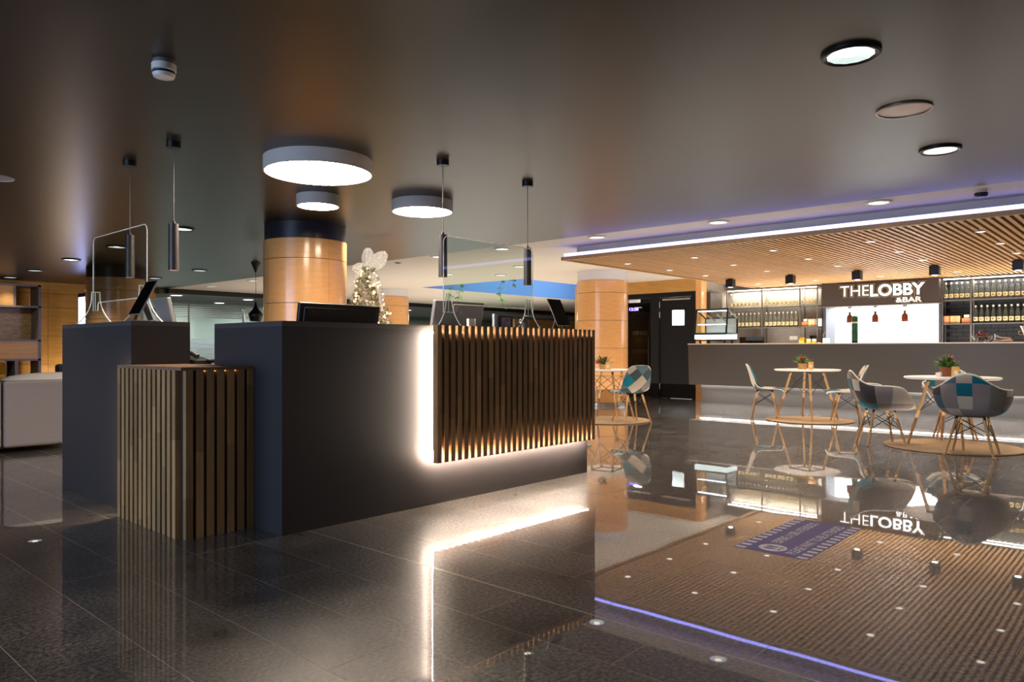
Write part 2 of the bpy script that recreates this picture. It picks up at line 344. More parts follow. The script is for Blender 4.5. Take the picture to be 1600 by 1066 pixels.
# bulkhead, low ceiling and far wall beyond the white ceiling
struct(MB().box((7.66, 18.0, 2.38), (31, 18.2, CZ + .12)), 'trim_2', M_black, 'black bulkhead edge beyond the white ceiling')
struct(MB().box((7.52, 18.2, 2.38), (31, 25, CZ)), 'ceiling', mat('far_ceiling', (92, 92, 86), .6), 'low grey ceiling over the far offices')
struct(MB().box((14.2, 24.3, 0), (31, 24.5, 2.38)), 'wall_far', mat('far_wall', (96, 108, 100), .8), 'grey green wall at the far end of the hall')
fw = struct(MB().box((13.2, 20.4, 0), (16.2, 20.7, 1.92)), 'wall_far', M_wallwood, 'low honey wood partition far behind the tree')
struct(MB().box((20.8, 18.6, 0), (25.5, 18.9, 2.18)), 'wall_far', M_wallwood, 'honey wood wall far behind the tablet')
struct(MB().box((30.8, -7, 0), (31, 25, CZ)), 'wall_right', M_white, 'white end wall of the hall')
# wall with the black service door, and wood band above it
WX = 13.8
struct(MB().box((WX, 7.34, 2.24), (WX + .2, 10.46, CZ + .0)), 'wall_bar', M_wallwood, 'wood band above the black door wall')
struct(MB().box((WX + .0, 9.62, 0), (WX + .2, 10.46, 2.24)), 'wall_bar', M_wallwood, 'wood wall end beside the round column')
struct(MB().box((WX - .02, 7.22, 0), (WX + .2, 7.345, CZ)), 'trim_3', M_honey, 'honey wood post between black door and bar')
# black surround with openings for door and fridge
bw = MB().box((WX, 7.345, 2.14), (WX + .2, 9.62, 2.24)).box((WX, 7.345, 0), (WX + .2, 7.44, 2.14)).box((WX, 8.22, 0), (WX + .2, 8.43, 2.14)).box((WX, 9.10, 0), (WX + .2, 9.62, 2.14)).box((WX + .75, 8.40, 0), (WX + .8, 9.15, 2.24))
struct(bw, 'wall_bar', M_blackmat, 'black wall around the service door and wine fridge')
d = thing('door_1', 'black service door with a small square window beside the bar', 'door', (WX + .03, 8.215, 0)); d['kind'] = 'structure'
leaf = MB().box((0, -.77, .012), (.05, -.004, 1.54)).box((0, -.77, 1.86), (.05, -.004, 2.13)).box((0, -.77, 1.54), (.05, -.58, 1.86)).box((0, -.27, 1.54), (.05, -.004, 1.86)).build('leaf', M_blackmat, d)
MB().box((.02, -.58, 1.54), (.03, -.27, 1.86)).build('window_pane', M_glass, d)
MB().box((-.035, -.74, 2.07), (-.001, -.08, 2.105)).build('door_closer', M_steel, d)
for z in (.18, 1.70, 1.92): MB().cyl((-.012, -.004, z), .012, .13, 8).build('hinge', M_steel, d)
struct(MB().box((WX + 1.12, 7.35, 0), (WX + 1.19, 10.2, 2.3)), 'wall_kitchen', M_whitewall, 'bright white wall seen through the door window')
lamp('AREA', (WX + .85, 8.5, 2.3), 60, (.9, .95, 1), size=.5, name='kitchen_lamp')

# ------------------------------------------------------------------ columns
def column(x, y, label, topmat, seg=48):
    c = thing('column', label, 'column', (x, y, 0)); c['kind'] = 'structure'
    MB().lathe([(0, 0), (.46, 0), (.46, CZ), (0, CZ)], seg).build('core', M_oakdark, c, smooth=True)
    MB().lathe([(.462, 2.312), (.468, 2.312), (.468, CZ - .001), (.462, CZ - .001)], seg).build('top_band', topmat, c, smooth=True)
    zz = [.0, .06, .55, 1.06, 1.57, 2.08, 2.31]
    for a, b in zip(zz[:-1], zz[1:]):
        for k in range(4):
            a0 = radians(270 + k * 90) + .002; a1 = radians(360 + k * 90) - .002
            MB().lathe([(.461, a + .003), (.480, a + .003), (.480, b - .003), (.461, b - .003), (.461, a + .003)], 14, a0=a0, a1=a1, caps=True).build('wood_panel' if a > .01 else 'plinth_panel', M_honey if a > .01 else M_steel, c, smooth=True)
    return c
column(4.89, 7.72, 'round honey wood column with a dark top band behind the reception', mat('navy_band', (40, 40, 50), .35))
column(5.12, 14.26, 'round wood column far behind the small grey counter block', M_dark_ceiling)
column(11.50, 8.07, 'round wood column with white top beside the wooden canopy', M_white_col)
column(11.43, 14.36, 'round wood column with white top behind the decorated tree', M_white_col)

# ------------------------------------------------------------------ reception counters
rc = thing('reception_counter', 'long charcoal reception counter with a backlit wooden slat panel', 'counter', (2.21, 3.727, 0))
LX, LY, LZ = 2.876, .80, 1.207
MB().box((0, 0, 0), (LX, .40, LZ - .03)).box((0, .40, 0), (.04, LY, LZ - .03)).box((LX - .04, .40, 0), (LX, LY, LZ - .03)).build('counter_body', M_lam, rc)
MB().box((0, 0, LZ - .03), (LX, .42, LZ)).box((0, .42, LZ - .03), (.04, LY, LZ)).box((LX - .04, .42, LZ - .03), (LX, LY, LZ)).build('counter_top', M_lamtop, rc)
MB().box((.04, .40, .90), (LX - .04, 1.25, .94)).box((.3, 1.15, 0), (.34, 1.2, .9)).box((LX - .4, 1.15, 0), (LX - .36, 1.2, .9)).build('work_surface', M_lamtop, rc)
# slat panel: backing board, slats in front, light strip round the back edge
bx0, bx1 = 1.075, 2.842
MB().box((bx0 + .012, -.062, .365), (bx1 - .012, -.044, 1.155)).build('backing_board', M_oakdark, rc)
NS = 29; pitch = (bx1 - bx0 - .038) / (NS - 1)
sm = MB().box((0, 0, 0), (.038, .044, .914)).mesh('slat', M_oak)
for k in range(NS): put('slat', sm, rc, (bx0 + k * pitch, -.107, .293))
for k in range(4): MB().box((bx0 + .25 + k * .42, -.044, .70), (bx0 + .29 + k * .42, 0, .74)).build('bracket', M_black, rc)
E_ = [((bx0 + .016, -.044, .312), (bx0 + .024, -.038, 1.16)), ((bx0 + .02, -.050, .298), (bx1 - .02, -.040, .308)), ((bx0 + .03, -.044, 1.160), (bx1 - .03, -.038, 1.168)), ((bx1 - .024, -.044, .34), (bx1 - .016, -.038, 1.16))]
for z, q in ((.357, .365), (1.155, 1.160)): MB().box((bx0 + .03, -.058, z), (bx1 - .03, -.046, q)).build('led_strip', emis('edge_led', (255, 214, 165), 6 if z < 1 else 7), rc)
E_soft = emis('desk_led_strip_upper', (255, 226, 196), LED_DESK * .2); E_low = emis('desk_led_strip_lower', (255, 230, 205), LED_DESK * .5)
for q, (a, b) in enumerate(E_): MB().box(a, b).build('led_strip', [E_desk, E_low, E_soft, E_desk][q], rc)

sc_ = thing('reception_counter', 'small charcoal counter block behind the slatted pedestal', 'counter', (1.87, 4.952, 0))
MB().box((0, 0, 0), (.378, 1.31, 1.20)).build('counter_body', M_lam, sc_)
MB().box((0, 0, 1.20), (.378, 1.31, 1.229)).build('counter_top', M_lamtop, sc_)
MB().box((.378, .1, .90), (1.1, 1.2, .94)).box((1.04, .15, 0), (1.08, .2, .9)).box((1.04, 1.1, 0), (1.08, 1.15, .9)).build('work_surface', M_lamtop, sc_)

pd = thing('slatted_pedestal', 'low wooden slat pedestal between the two charcoal counters', 'pedestal', (1.78, 4.03, 0))
MB().box((.030, .034, 0), (.43, .90, .93)).build('core', M_oakdark, pd)
MB().box((.0, .0, .93), (.43, .90, .948)).build('top', vary(mat('pedestal_top', (150, 118, 92), .4), scale=(4, 14, 14), nscale=3), pd)
s1 = MB().box((0, 0, 0), (.030, .040, .93)).mesh('slat', M_oak)
for k in range(13): put('slat', s1, pd, (0, .075 + k * (.825 - .04) / 12, 0))
s2 = MB().box((0, 0, 0), (.040, .034, .93)).mesh('slat', M_oak)
for k in range(7): put('slat', s2, pd, (  .026 + k * .0602, 0, 0))
MB().box((.02, .902, .03), (.03, .915, .9)).build('led_strip', emis('pedestal_led', (255, 226, 190), 40), pd)
MB().box((.09, .028, .921), (.36, .0335, .928)).build('led_strip', emis('pedestal_gap_glow', (255, 176, 90), .8), pd)  # added amber glow strip, puts light into the tops of the slat gaps

# ------------------------------------------------------------------ lamps over the reception
def disc_lamp(x, y, r, label, p):
    t = thing('ceiling_lamp', label, 'lamp', (x, y, CZ), group=None)
    MB().lathe([(0, 0), (r, 0), (r, -.105), (r - .012, -.105), (r - .012, -.09), (0, -.09)], 56).build('housing', mat('lamp_housing', (205, 198, 192), .5), t, smooth=True)
    MB().lathe([(r - .013, -.09), (r - .013, -.101), (r - .03, -.106), (0, -.106)], 56).build('diffuser', E_disc, t, smooth=True)
disc_lamp(3.226, 4.911, .41, 'largest round glowing ceiling lamp over the reception', 1)
disc_lamp(3.966, 6.049, .20, 'smallest round glowing ceiling lamp close to the wood column', 1)
disc_lamp(4.815, 5.529, .30, 'medium round glowing ceiling lamp behind the acrylic screen cable', 1)

def pendant(x, y, label):
    t = thing('pendant_lamp', label, 'lamp', (x, y, CZ))
    MB().cyl((0, 0, -.042), .048, .042, 24).build('ceiling_rose', M_black, t, smooth=True)
    MB().tube([(0, 0, -.042), (0, 0, -.56)], .0035, 6).build('cable', M_grey, t)
    MB().lathe([(0, -.555), (.010, -.555), (.012, -.572), (.033, -.574), (.034, -.90), (.030, -.90), (.030, -.888), (0, -.888)], 24).build('tube_shade', M_gun, t, smooth=True)
    MB().lathe([(0, -.894), (.0295, -.894)], 20).build('lamp_lens', E_pendant, t)
    lamp('SPOT', (x, y, CZ - .91), P_PENDANT, SOFT, (0, 0, 0), .03, spot=80, name='pendant_light')
pendant(3.865, 4.2, 'cylinder pendant behind one edge of the acrylic screen on the long counter')
pendant(4.862, 4.2, 'cylinder pendant nearer the wooden canopy, over the tablet on the long counter')
pendant(2.26, 5.235, 'cylinder pendant over the small counter block, clear of its screen')
pendant(2.26, 6.01, 'cylinder pendant seen through the small counter screen')

# ------------------------------------------------------------------ downlights
def downlight(x, y, label, rim, r, power, group=None, proto=[None], col=SOFT, spot=110):
    key = rim.name; reg = downlight.reg
    if key in reg: t = copytree(reg[key], (x, y, CZ), label=label, group=group)
    else:
        t = thing('downlight', label, 'light', (x, y, CZ), group=group); reg[key] = t
        MB().lathe([(r + .028, .0), (r + .028, -.014), (r + .016, -.020), (r, -.014), (r, .0)], 32).build('trim_ring', rim, t, smooth=True)
        # the can is a shallow cup below the ceiling plane
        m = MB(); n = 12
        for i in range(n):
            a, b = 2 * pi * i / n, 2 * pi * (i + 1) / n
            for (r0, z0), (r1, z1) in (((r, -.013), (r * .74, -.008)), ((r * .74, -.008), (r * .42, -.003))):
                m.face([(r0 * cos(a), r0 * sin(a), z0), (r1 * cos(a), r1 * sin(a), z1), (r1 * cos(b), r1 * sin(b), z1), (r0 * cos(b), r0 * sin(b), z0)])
        m.build('glowing_reflector', emis_ref, t)
        MB().lathe([(0, -.0035), (r * .42, -.0035)], 20).build('led_lens', E_down, t)
    if power: lamp('SPOT', (x, y, CZ - .03), power, col, (0, 0, 0), .06, spot=spot, name='downlight_light')
    return t
downlight.reg = {}
emis_ref = mat('faceted_reflector', (215, 220, 222), .18, .9, emit=(205, 225, 225), es=.55)  # emission added to the reflector in place of the lamp light it reflects
M_rimb = mat('black_rim', (14, 13, 13), .4); M_rimw = mat('white_rim', (230, 224, 214), .5)
for x, y, lab in [(3.80, 1.19, 'black rimmed downlight nearest the camera'), (6.06, 1.28, 'black rimmed downlight between tan ceiling speaker and white ceiling edge'),
                  (3.95, 8.91, 'black rimmed downlight just behind the nearer pendant tube'), (6.25, 13.38, 'black rimmed downlight beyond the nearer pendant'), (4.02, 11.16, 'black rimmed downlight seen through the small counter screen'),
                  (4.10, 13.29, 'black rimmed downlight beside the blue glow on the dark ceiling'), (4.22, 15.63, 'black rimmed downlight, middle one of the row along the shelf wall'), (4.29, 17.5, 'black rimmed downlight above the wall shelf unit'), (6.32, 15.5, 'black rimmed downlight behind the tilted tablet on the small counter')]:
    downlight(x, y, lab, M_rimb, .110, (22 if y > 17 else P_DOWN_DARK) if y > 3 else 6, spot=72 if y > 17 else 110)
WD = [(7.83, 2.19), (7.83, 3.89), (7.83, 5.58), (7.83, 7.25), (7.83, 8.6), (7.83, 10.63), (7.94, 14.54), (8.02, 16.6)]
WD2 = [(9.72, 8.58, 'beside the pendant nearer the canopy'), (10.6, 9.85, 'just before the blue light well'), (9.79, 10.49, 'seen beside the pendant at the screen edge'), (13.97, 16.9, 'far back beyond the blue light well')]
for k, (x, y) in enumerate(WD): downlight(x, y, 'white downlight along the dark ceiling edge, %s counted from the bar side' % ORD[k], M_rimw, .095, P_DOWN_WHITE, 'white ceiling downlights')
for x, y, l in WD2: downlight(x, y, 'white downlight in the open white ceiling, ' + l, M_rimw, .095, P_DOWN_WHITE, 'white ceiling downlights')

def flat_speaker(x, y, r, label, m1, m2):
    t = thing('ceiling_speaker', label, 'speaker', (x, y, CZ))
    MB().lathe([(r, 0), (r, -.010), (r - .012, -.012), (r - .014, -.006)], 40).build('rim', m1, t, smooth=True)
    MB().lathe([(r - .013, -.007), (0, -.009)], 40).build('grille', m2, t, smooth=True)
flat_speaker(4.91, 1.23, .155, 'flush round tan ceiling speaker between two black rimmed downlights', mat('speaker_rim', (150, 138, 122), .35, .6), mat('speaker_grille', (120, 84, 66), .3, .5))
flat_speaker(1.72, 7.42, .13, 'flush pale round speaker in the dark ceiling above the sofa', M_whitep, M_whitep)
t = thing('smoke_detector', 'white smoke detector on the dark ceiling above the pendants', 'detector', (1.588, 3.791, CZ))
MB().lathe([(0, 0), (.052, 0), (.052, -.020), (0, -.020)], 28).build('mount', M_grey, t, smooth=True)
MB().lathe([(0, -.020), (.058, -.020), (.058, -.052), (.050, -.054), (.050, -.066), (.054, -.068), (.048, -.084), (.030, -.090), (0, -.090)], 28).build('body', M_whitep, t, smooth=True)
MB().lathe([(.051, -.055), (.053, -.056), (.053, -.065), (.051, -.066)], 28).build('vent_band', M_black, t, smooth=True)
t = thing('smoke_detector', 'small detector on the white ceiling near the blue lit canopy edge', 'detector', (7.92, 1.34, CZ))
MB().cyl((0, 0, -.02), .05, .02, 20).build('mount', M_whitep, t, smooth=True)
MB().lathe([(0, -.02), (.055, -.02), (.055, -.045), (.04, -.058), (0, -.058)], 24).build('body', M_black, t, smooth=True)
t = thing('smoke_detector', 'tiny grey detector on the white ceiling above the tree bow', 'detector', (7.95, 9.75, CZ))
MB().lathe([(0, 0), (.05, 0), (.05, -.012), (.03, -.02), (0, -.02)], 20).build('body', M_grey, t, smooth=True)

# ------------------------------------------------------------------ wooden slat canopy over the bar
KX0, KX1, KY0, KY1, KZ = 8.25, 14.98, -1.2, 6.50, 2.30
cn = thing('slatted_canopy', 'lowered oak slat canopy over the bar with a blue lit edge', 'canopy', (KX0, KY0, KZ))
MB().box((.0, 0, 0), (.04, KY1 - KY0, .05)).box((.04, KY1 - KY0 - .04, 0), (KX1 - KX0, KY1 - KY0, .05)).build('fascia', M_canopywood, cn)
MB().box((.04, 0, .045), (KX1 - KX0, KY1 - KY0 - .04, .05)).build('backing', M_canopyback, cn)
MB().box((.16, 0, .05), (KX1 - KX0, KY1 - KY0 - .16, .199)).build('plenum', M_white, cn)
MB().box((.043, 0, .05), (.047, KY1 - KY0 - .05, .10)).box((.05, KY1 - KY0 - .048, .05), (3.2, KY1 - KY0 - .044, .10)).build('strip_light_block', M_white, cn)  # opaque back added to keep the blue strip's light off the plenum
MB().box((.03, 0, .052), (.042, KY1 - KY0 - .03, .098)).build('led_strip', E_blue, cn)
MB().box((.042, KY1 - KY0 - .042, .052), (3.2, KY1 - KY0 - .03, .098)).build('led_strip', E_blue, cn)
sl = MB().box((0, 0, 0), (KX1 - KX0 - .042, .040, .036)).mesh('slat', M_canopywood)
n = int((KY1 - KY0 - .06) / .0765)
for k in range(n): put('slat', sl, cn, (.041, .012 + k * .0765, .002))
# small downlights set in the slats
reg = None
for x in (9.2, 10.4, 11.6, 13.75):
    for ky, y in enumerate((6.0, 4.92, 3.82, 2.66, 1.56, .46)):
        lab = 'slat canopy downlight, %s from the column end, in the row %s' % (ORD[ky], {9.2: 'nearest the blue lit edge', 10.4: 'next to the outer row', 11.6: 'before the cube spotlights', 13.75: 'nearest the bottle racks'}[x])
        if x > 13 and y > 5.9 and False: continue
        if reg is None:
            reg = thing('downlight', lab, 'light', (x, y, KZ), group='downlights in the slat canopy')
            MB().lathe([(.056, .012), (.056, -.004), (.042, -.006), (.040, -.002)], 24).build('trim_ring', M_whitep, reg, smooth=True)
            MB().lathe([(.041, -.003), (0, -.003)], 20).build('led_lens', E_canopy, reg)
        else: copytree(reg, (x, y, KZ), label=lab)
        lamp('SPOT', (x, y, KZ - .015), P_CANOPY, (1, .86, .70), (0, 0, 0), .04, spot=125, blend=.8, name='canopy_downlight_light')
reg = None
for k, y in enumerate((5.95, 4.87, 3.80, 2.70, 1.66, .6)):
    lab = 'black cube spotlight under the canopy, %s from the door end' % ORD[k]
    if reg is None:
        reg = thing('spotlight', lab, 'light', (12.45, y, KZ), group='black cube spotlights over the counter')
        MB().box((-.065, -.065, -.15), (.065, .065, -.012)).build('housing', M_black, reg, bevel=.004)
        MB().box((-.04, -.04, -.012), (.04, .04, .002)).build('mount', M_black, reg)
        MB().lathe([(0, -.1505), (.04, -.1505)], 16).build('led_lens', E_small, reg)
    else: copytree(reg, (12.45, y, KZ), label=lab)
    lamp('SPOT', (12.45, y, KZ - .16), P_SPOT, SOFT, (0, 0, 0), .04, spot=100, name='spotlight_light')

# ------------------------------------------------------------------ bar
lamp('AREA', (13.42, 2.85, .322), 12, (1, .95, .9), (0, radians(25), 0), .02, 8.4, name='under_counter_light')
bc = thing('bar_counter', 'long grey bar counter leaning outwards over a lit plinth', 'counter', (13.1, 7.15, 0))
BL = 8.6
MB().prism([(.04, .345), (.62, .345), (.62, 1.13), (0, 1.13)], -BL, 0, 'y').build('counter_front', M_barfront, bc)
MB().box((-.004, -BL, 1.13), (.70, .004, 1.15)).build('counter_top', mat('bar_top', (200, 190, 182), .35), bc)
MB().box((.50, -BL, 0), (.66, -.02, .345)).build('plinth', mat('plinth_laminate', (150, 146, 144), .45), bc)
MB().box((.44, -BL, .334), (.452, -.02, .344)).build('led_strip', emis('bar_led_strip', (255, 246, 238), 6), bc)
BX = 15.0
struct(MB().box((BX, 5.10, 0), (BX + .15, 8.4, KZ + .2)), 'wall_back_bar', M_concrete, 'concrete wall behind the pale bottle shelves')
struct(MB().box((WX + .2, 7.22, 0), (BX, 7.345, KZ + .2)), 'wall_back_bar', M_concrete, 'concrete side wall of the bar')
bk = struct(MB().box((BX + .02, -1.6, 0), (BX + .17, 3.13, KZ + .2)), 'wall_back_bar', M_mortar, 'black brick wall behind the dark bottle shelves')
bm = MB().box((0, .003, .003), (.022, .207, .067)).mesh('brick', M_brick)
nb = 0
for r in range(20):
    for c in range(12):
        y = 3.12 - .21 * (c + 1) - (.105 if r % 2 else 0)
        if nb < 290: put('brick', bm, bk, (BX - .001, y, .92 + r * .07)); nb += 1
# tall grey cabinet at the side wall
t = thing('tall_cabinet', 'tall grey cabinet panel standing between wood post and bottle shelves', 'cabinet', (WX + .21, 7.215, 0))
MB().box((0, -.06, 0), (.55, 0, 2.22)).build('body', mat('taupe_panel', (64, 58, 52), .5), t)
MB().box((.01, -.075, .02), (.54, -.061, 2.20)).build('door', mat('taupe_door', (68, 61, 54), .5), t)
# back counter
t = thing('back_counter', 'dark back counter running along the bar wall under the shelves', 'counter', (14.45, 7.1, 0))
MB().box((0, -8.6, 0), (.53, 0, .88)).build('body', M_blackmat, t)
MB().box((-.02, -8.6, .88), (.545, 0, .91)).build('worktop', M_lamtop, t)
# shelf racks
def rack(name_lab, y0, y1, divs, lit):
    t = thing('bottle_rack', name_lab, 'shelf', (14.74, y0, 0))
    D = .255; w = y0 - y1
    for z in (2.275, 1.905, 1.49): MB().box((0, -w, z - (0 if z > 2 else .018)), (D, 0, z + (.022 if z > 2 else 0))).build('shelf_board', M_shelf, t)
    for y in [0] + [y0 - v for v in divs] + [w]:
        for x in (0.0, D - .022): MB().box((x, -y - .011, .91), (x + .022, -y + .011, 2.275)).build('upright', M_shelf, t)
    MB().box((.03, -w + .02, 2.262), (.05, -.02, 2.274)).build('led_strip', E_white, t)
    return t
rack('bottle rack on the pale concrete wall, beside the sign', 7.13, 5.24, (6.36, 5.58), True)
rack('bottle rack on the black brick wall, beside the sign', 3.08, -1.2, (2.645, 1.15, -.1), True)
for (ya, yb) in ((5.3, 7.1), (1.2, 3.0)): lamp('AREA', (14.93, (ya + yb) / 2, 2.25), 9 if ya > 5 else 6, SOFT, (0, 0, 0), .05, yb - ya, name='rack_light')
# bottles
bprof = [(0, 0), (.034, 0), (.036, .006), (.036, .165), (.030, .195), (.0145, .235), (.0125, .282), (.0140, .284), (.0140, .290), (0, .290)]
b_me = MB().lathe(bprof, 12).mesh('glass_body', M_bottle, smooth=True)
bd_me = MB().lathe(bprof, 12).mesh('glass_body', milky('dark_bottle_glass', (236, 242, 236), (170, 180, 170), .12), smooth=True)
cap_me = MB().lathe([(0, .276), (.0155, .276), (.0165, .302), (.012, .308), (0, .308)], 10).mesh('cap', M_cap, smooth=True)
lb = MB().lathe([(.0366, .035), (.0366, .105)], 12, a0=radians(100), a1=radians(260)); nlb = len(lb.f)
lb.lathe([(.0370, .058), (.0370, .083)], 4, a0=radians(150), a1=radians(195), mi=1)
lab_me = lb.mesh('label', [M_label, M_labelprint], smooth=True)
liq_me = MB().lathe([(0, .008), (.033, .008), (.033, .16), (0, .16)], 10).mesh('liquid', mat('pale_liquid', (238, 226, 190), .3, trans=.4))
liqd_me = MB().lathe([(0, .008), (.033, .008), (.033, .12), (0, .12)], 10).mesh('liquid', mat('dark_liquid', (52, 60, 40), .3))
def bottle_row(ys, z, label, group, dark):
    first = None
    ys = list(ys)
    for q, y in enumerate(ys):
        k = len(ys) - 1 - q if not dark else q       # counted outwards from the sign
        lab1 = '%s, %s from the sign, %s' % (label[0], ORD[k], label[1])
        loc = (14.80, y, z)
        if first is None:
            first = thing('bottle', lab1, 'bottle', loc, group=group)
            put('glass_body', bd_me if dark else b_me, first); put('cap', cap_me, first); put('label', lab_me, first)
        else: copytree(first, loc, label=lab1)
bottle_row([7.06 - .0865 * k for k in range(8)] + [6.285 - .0865 * k for k in range(8)] + [5.52 - .0675 * k for k in range(5)][:4] , 1.905, ('clear long necked bottle', 'upper shelf of the concrete wall rack'), 'pale bottles on the upper lit shelf', False)
bottle_row([7.06 - .0865 * k for k in range(8)] + [6.285 - .0865 * k for k in range(8)], 1.49, ('clear long necked bottle', 'lower shelf of the concrete wall rack'), 'pale bottles on the lower shelf', False)
bottle_row([3.035 - .0825 * k for k in range(5)] + [2.585 - .0865 * k for k in range(10)], 1.905, ('cream labelled bottle', 'upper shelf of the brick wall rack'), 'labelled bottles on the upper brick wall shelf', True)
bottle_row([2.585 - .0865 * k for k in range(10)], 1.49, ('cream labelled bottle', 'lower shelf of the brick wall rack'), 'labelled bottles on the lower brick wall shelf', True)
# boxes of goods on the lower shelves
def crate(y0, y1, lab):
    t = thing('crate', lab, 'crate', (14.78, y1, 1.49)); w = y0 - y1
    MB().box((0, 0, 0), (.16, w, .006)).box((0, 0, .006), (.008, w, .09)).box((.152, 0, .006), (.16, w, .09)).box((.008, 0, .006), (.152, .008, .09)).box((.008, w - .008, .006), (.152, w, .09)).build('box', M_orange, t)
    MB().box((-.003, .0, .045), (-.0005, w, .05)).build('groove', mat('groove', (170, 100, 60), .6), t)
    MB().box((.02, .015, .008), (.14, w - .03, .15)).build('napkin_stack', M_paper, t)
crate(5.562, 5.445, 'orange wooden napkin crate on the concrete wall rack')
crate(2.79, 2.665, 'orange wooden napkin crate on the black brick rack')
cols = [(236, 196, 140), (226, 214, 150), (204, 180, 180), (222, 212, 140), (236, 140, 110), (150, 178, 150), (232, 180, 150)]
names = ['peach', 'pale yellow', 'dusty pink', 'straw yellow', 'salmon', 'sage green', 'apricot']
for k in range(6):
    c = cols[k]; t = tag(MB().box((0, 0, 0), (.15, .0285, .145)).build('book', mat('cover_' + names[k].replace(' ', '_'), c, .6), loc=(14.78, 5.405 - .0295 * k, 1.49), bevel=.002), names[k] + ' book or box standing beside the crate on the concrete wall rack', 'book', 'coloured spines on the concrete wall rack')
order = [4, 0, 4, 3, 6, 2, 1]; nm2 = ['coral', 'tan', 'red orange', 'lime', 'light apricot', 'rose', 'cream']
for k in range(7):
    c = [(226, 150, 112), (214, 178, 130), (220, 104, 76), (196, 196, 110), (228, 168, 120), (206, 172, 130), (222, 190, 140)][k]
    tag(MB().box((0, 0, 0), (.15, .0345, .135)).build('book', mat('spine_' + nm2[k].replace(' ', '_'), c, .6), loc=(14.78, 3.03 - .0355 * k, 1.49), bevel=.002), nm2[k] + ' book or box standing beside the crate on the black brick rack', 'book', 'coloured spines on the black brick rack')
tag(MB().box((0, 0, 0), (.012, .07, .15)).build('paper_sheet', M_paper, loc=(14.755, 5.16, 1.49)), 'small white card at the shelf end next to the bright opening', 'card')

# lit opening, sign above it
SY0, SY1 = 5.06, 3.12
rm = MB().box((BX + 1.3, SY1 - .6, 0), (BX + 1.4, SY0 + .6, 2.4)).box((BX + .17, SY0 + .55, 0), (BX + 1.3, SY0 + .6, 2.4)).box((BX + .17, SY1 - .6, 0), (BX + 1.3, SY1 - .55, 2.4)).box((BX + .17, SY1 - .6, 2.4), (BX + 1.4, SY0 + .6, 2.45)).box((BX + .02, SY1, 0), (BX + .15, 5.10, 1.0))
struct(rm, 'wall_kitchen', M_whitewall, 'bright white kitchen behind the pass opening')
tl = MB()
for z in (1.42,): tl.box((BX + 1.29, SY1 - .5, z), (BX + 1.299, SY0 + .5, z + .006))
for y in (3.6, 4.1, 4.6, 5.0): tl.box((BX + 1.29, y, .9), (BX + 1.299, y + .006, 2.3))
struct(tl, 'trim_4', mat('tile_joint', (170, 172, 172), .6), 'grey tile joints on the white kitchen wall')
struct(MB().box((BX - .3, SY0, .91), (BX + .2, SY0 + .05, 1.86)).box((BX - .3, SY1 - .03, .91), (BX + .2, SY1 + .01, 1.86)), 'trim_5', mat('opening_jamb', (58, 62, 74), .5), 'dark jambs of the pass opening')
lamp('AREA', (BX + .75, (SY0 + SY1) / 2, 2.36), P_PASS, (.97, .98, 1), (0, 0, 0), .9, 2.2, name='kitchen_ceiling_light')
sg = thing('bar_sign', 'dark sign board with glowing white lettering above the bright opening', 'sign', (14.55, SY0 + .03, 1.86))
SW = SY0 - SY1 + .06
MB().box((0, -SW, 0), (.45, 0, KZ - 1.86)).build('board', mat('sign_board', (60, 52, 48), .5), sg)
MB().box((-.006, -SW, -.02), (.44, 0, -.001)).build('bottom_trim', M_shelf, sg)
def text_mesh(body, size, bold, depth, name, m, align='LEFT', spacing=1.0, shear=0):
    c = bpy.data.curves.new(name, 'FONT'); c.body = body; c.size = size; c.offset = bold; c.extrude = depth; c.align_x = align; c.space_character = spacing; c.shear = shear; c.resolution_u = 4
    o = bpy.data.objects.new(name, c); COL.objects.link(o); dg = bpy.context.evaluated_depsgraph_get(); dg.update()
    me = bpy.data.meshes.new_from_object(o.evaluated_get(dg)); bpy.data.objects.remove(o); bpy.data.curves.remove(c)
    me.name = name; me.materials.clear(); me.materials.append(m); return me
def mesh_extent(me, ax): v = [q.co[ax] for q in me.vertices]; return min(v), max(v)
def place_text(body, parent, y_left, y_right, z0, z1, x, bold, m, name, depth=.006):
    """stands text on a board facing -x; left edge at y_left, right edge at y_right (y falls to the right)"""
    me = text_mesh(body, 1, bold, .01, name, m); a, b = mesh_extent(me, 0); c, d = mesh_extent(me, 1)
    for v in me.vertices:
        X = (v.co.x - a) / (b - a); Y = (v.co.y - c) / (d - c); Z = v.co.z / .01
        v.co = (x - depth * Z, y_left + (y_right - y_left) * X, z0 + (z1 - z0) * Y)
    # mirrored winding is harmless for emission and matte lettering
    return put(name, me, parent)
by = sg.location.y
rows = [('THE', 4.735, 4.232, 2.035, 2.222, -.012), ('LOBBY', 4.205, 3.31, 2.01, 2.226, .022), ('&BAR', 3.77, 3.36, 1.885, 1.972, .0)]
for body, yl, yr, z0, z1, bold in rows:
    # outline plate glows faintly round the letters
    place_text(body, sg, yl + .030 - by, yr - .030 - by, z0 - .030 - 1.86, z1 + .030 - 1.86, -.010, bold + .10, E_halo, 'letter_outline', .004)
    place_text(body, sg, yl + .020 - by, yr - .020 - by, z0 - .020 - 1.86, z1 + .020 - 1.86, -.016, bold + .065, mat('outline_fill', (70, 60, 54), .5), 'letter_backing', .003)
    place_text(body, sg, yl - by, yr - by, z0 - 1.86, z1 - 1.86, -.026, bold, E_sign, 'letters', .006)
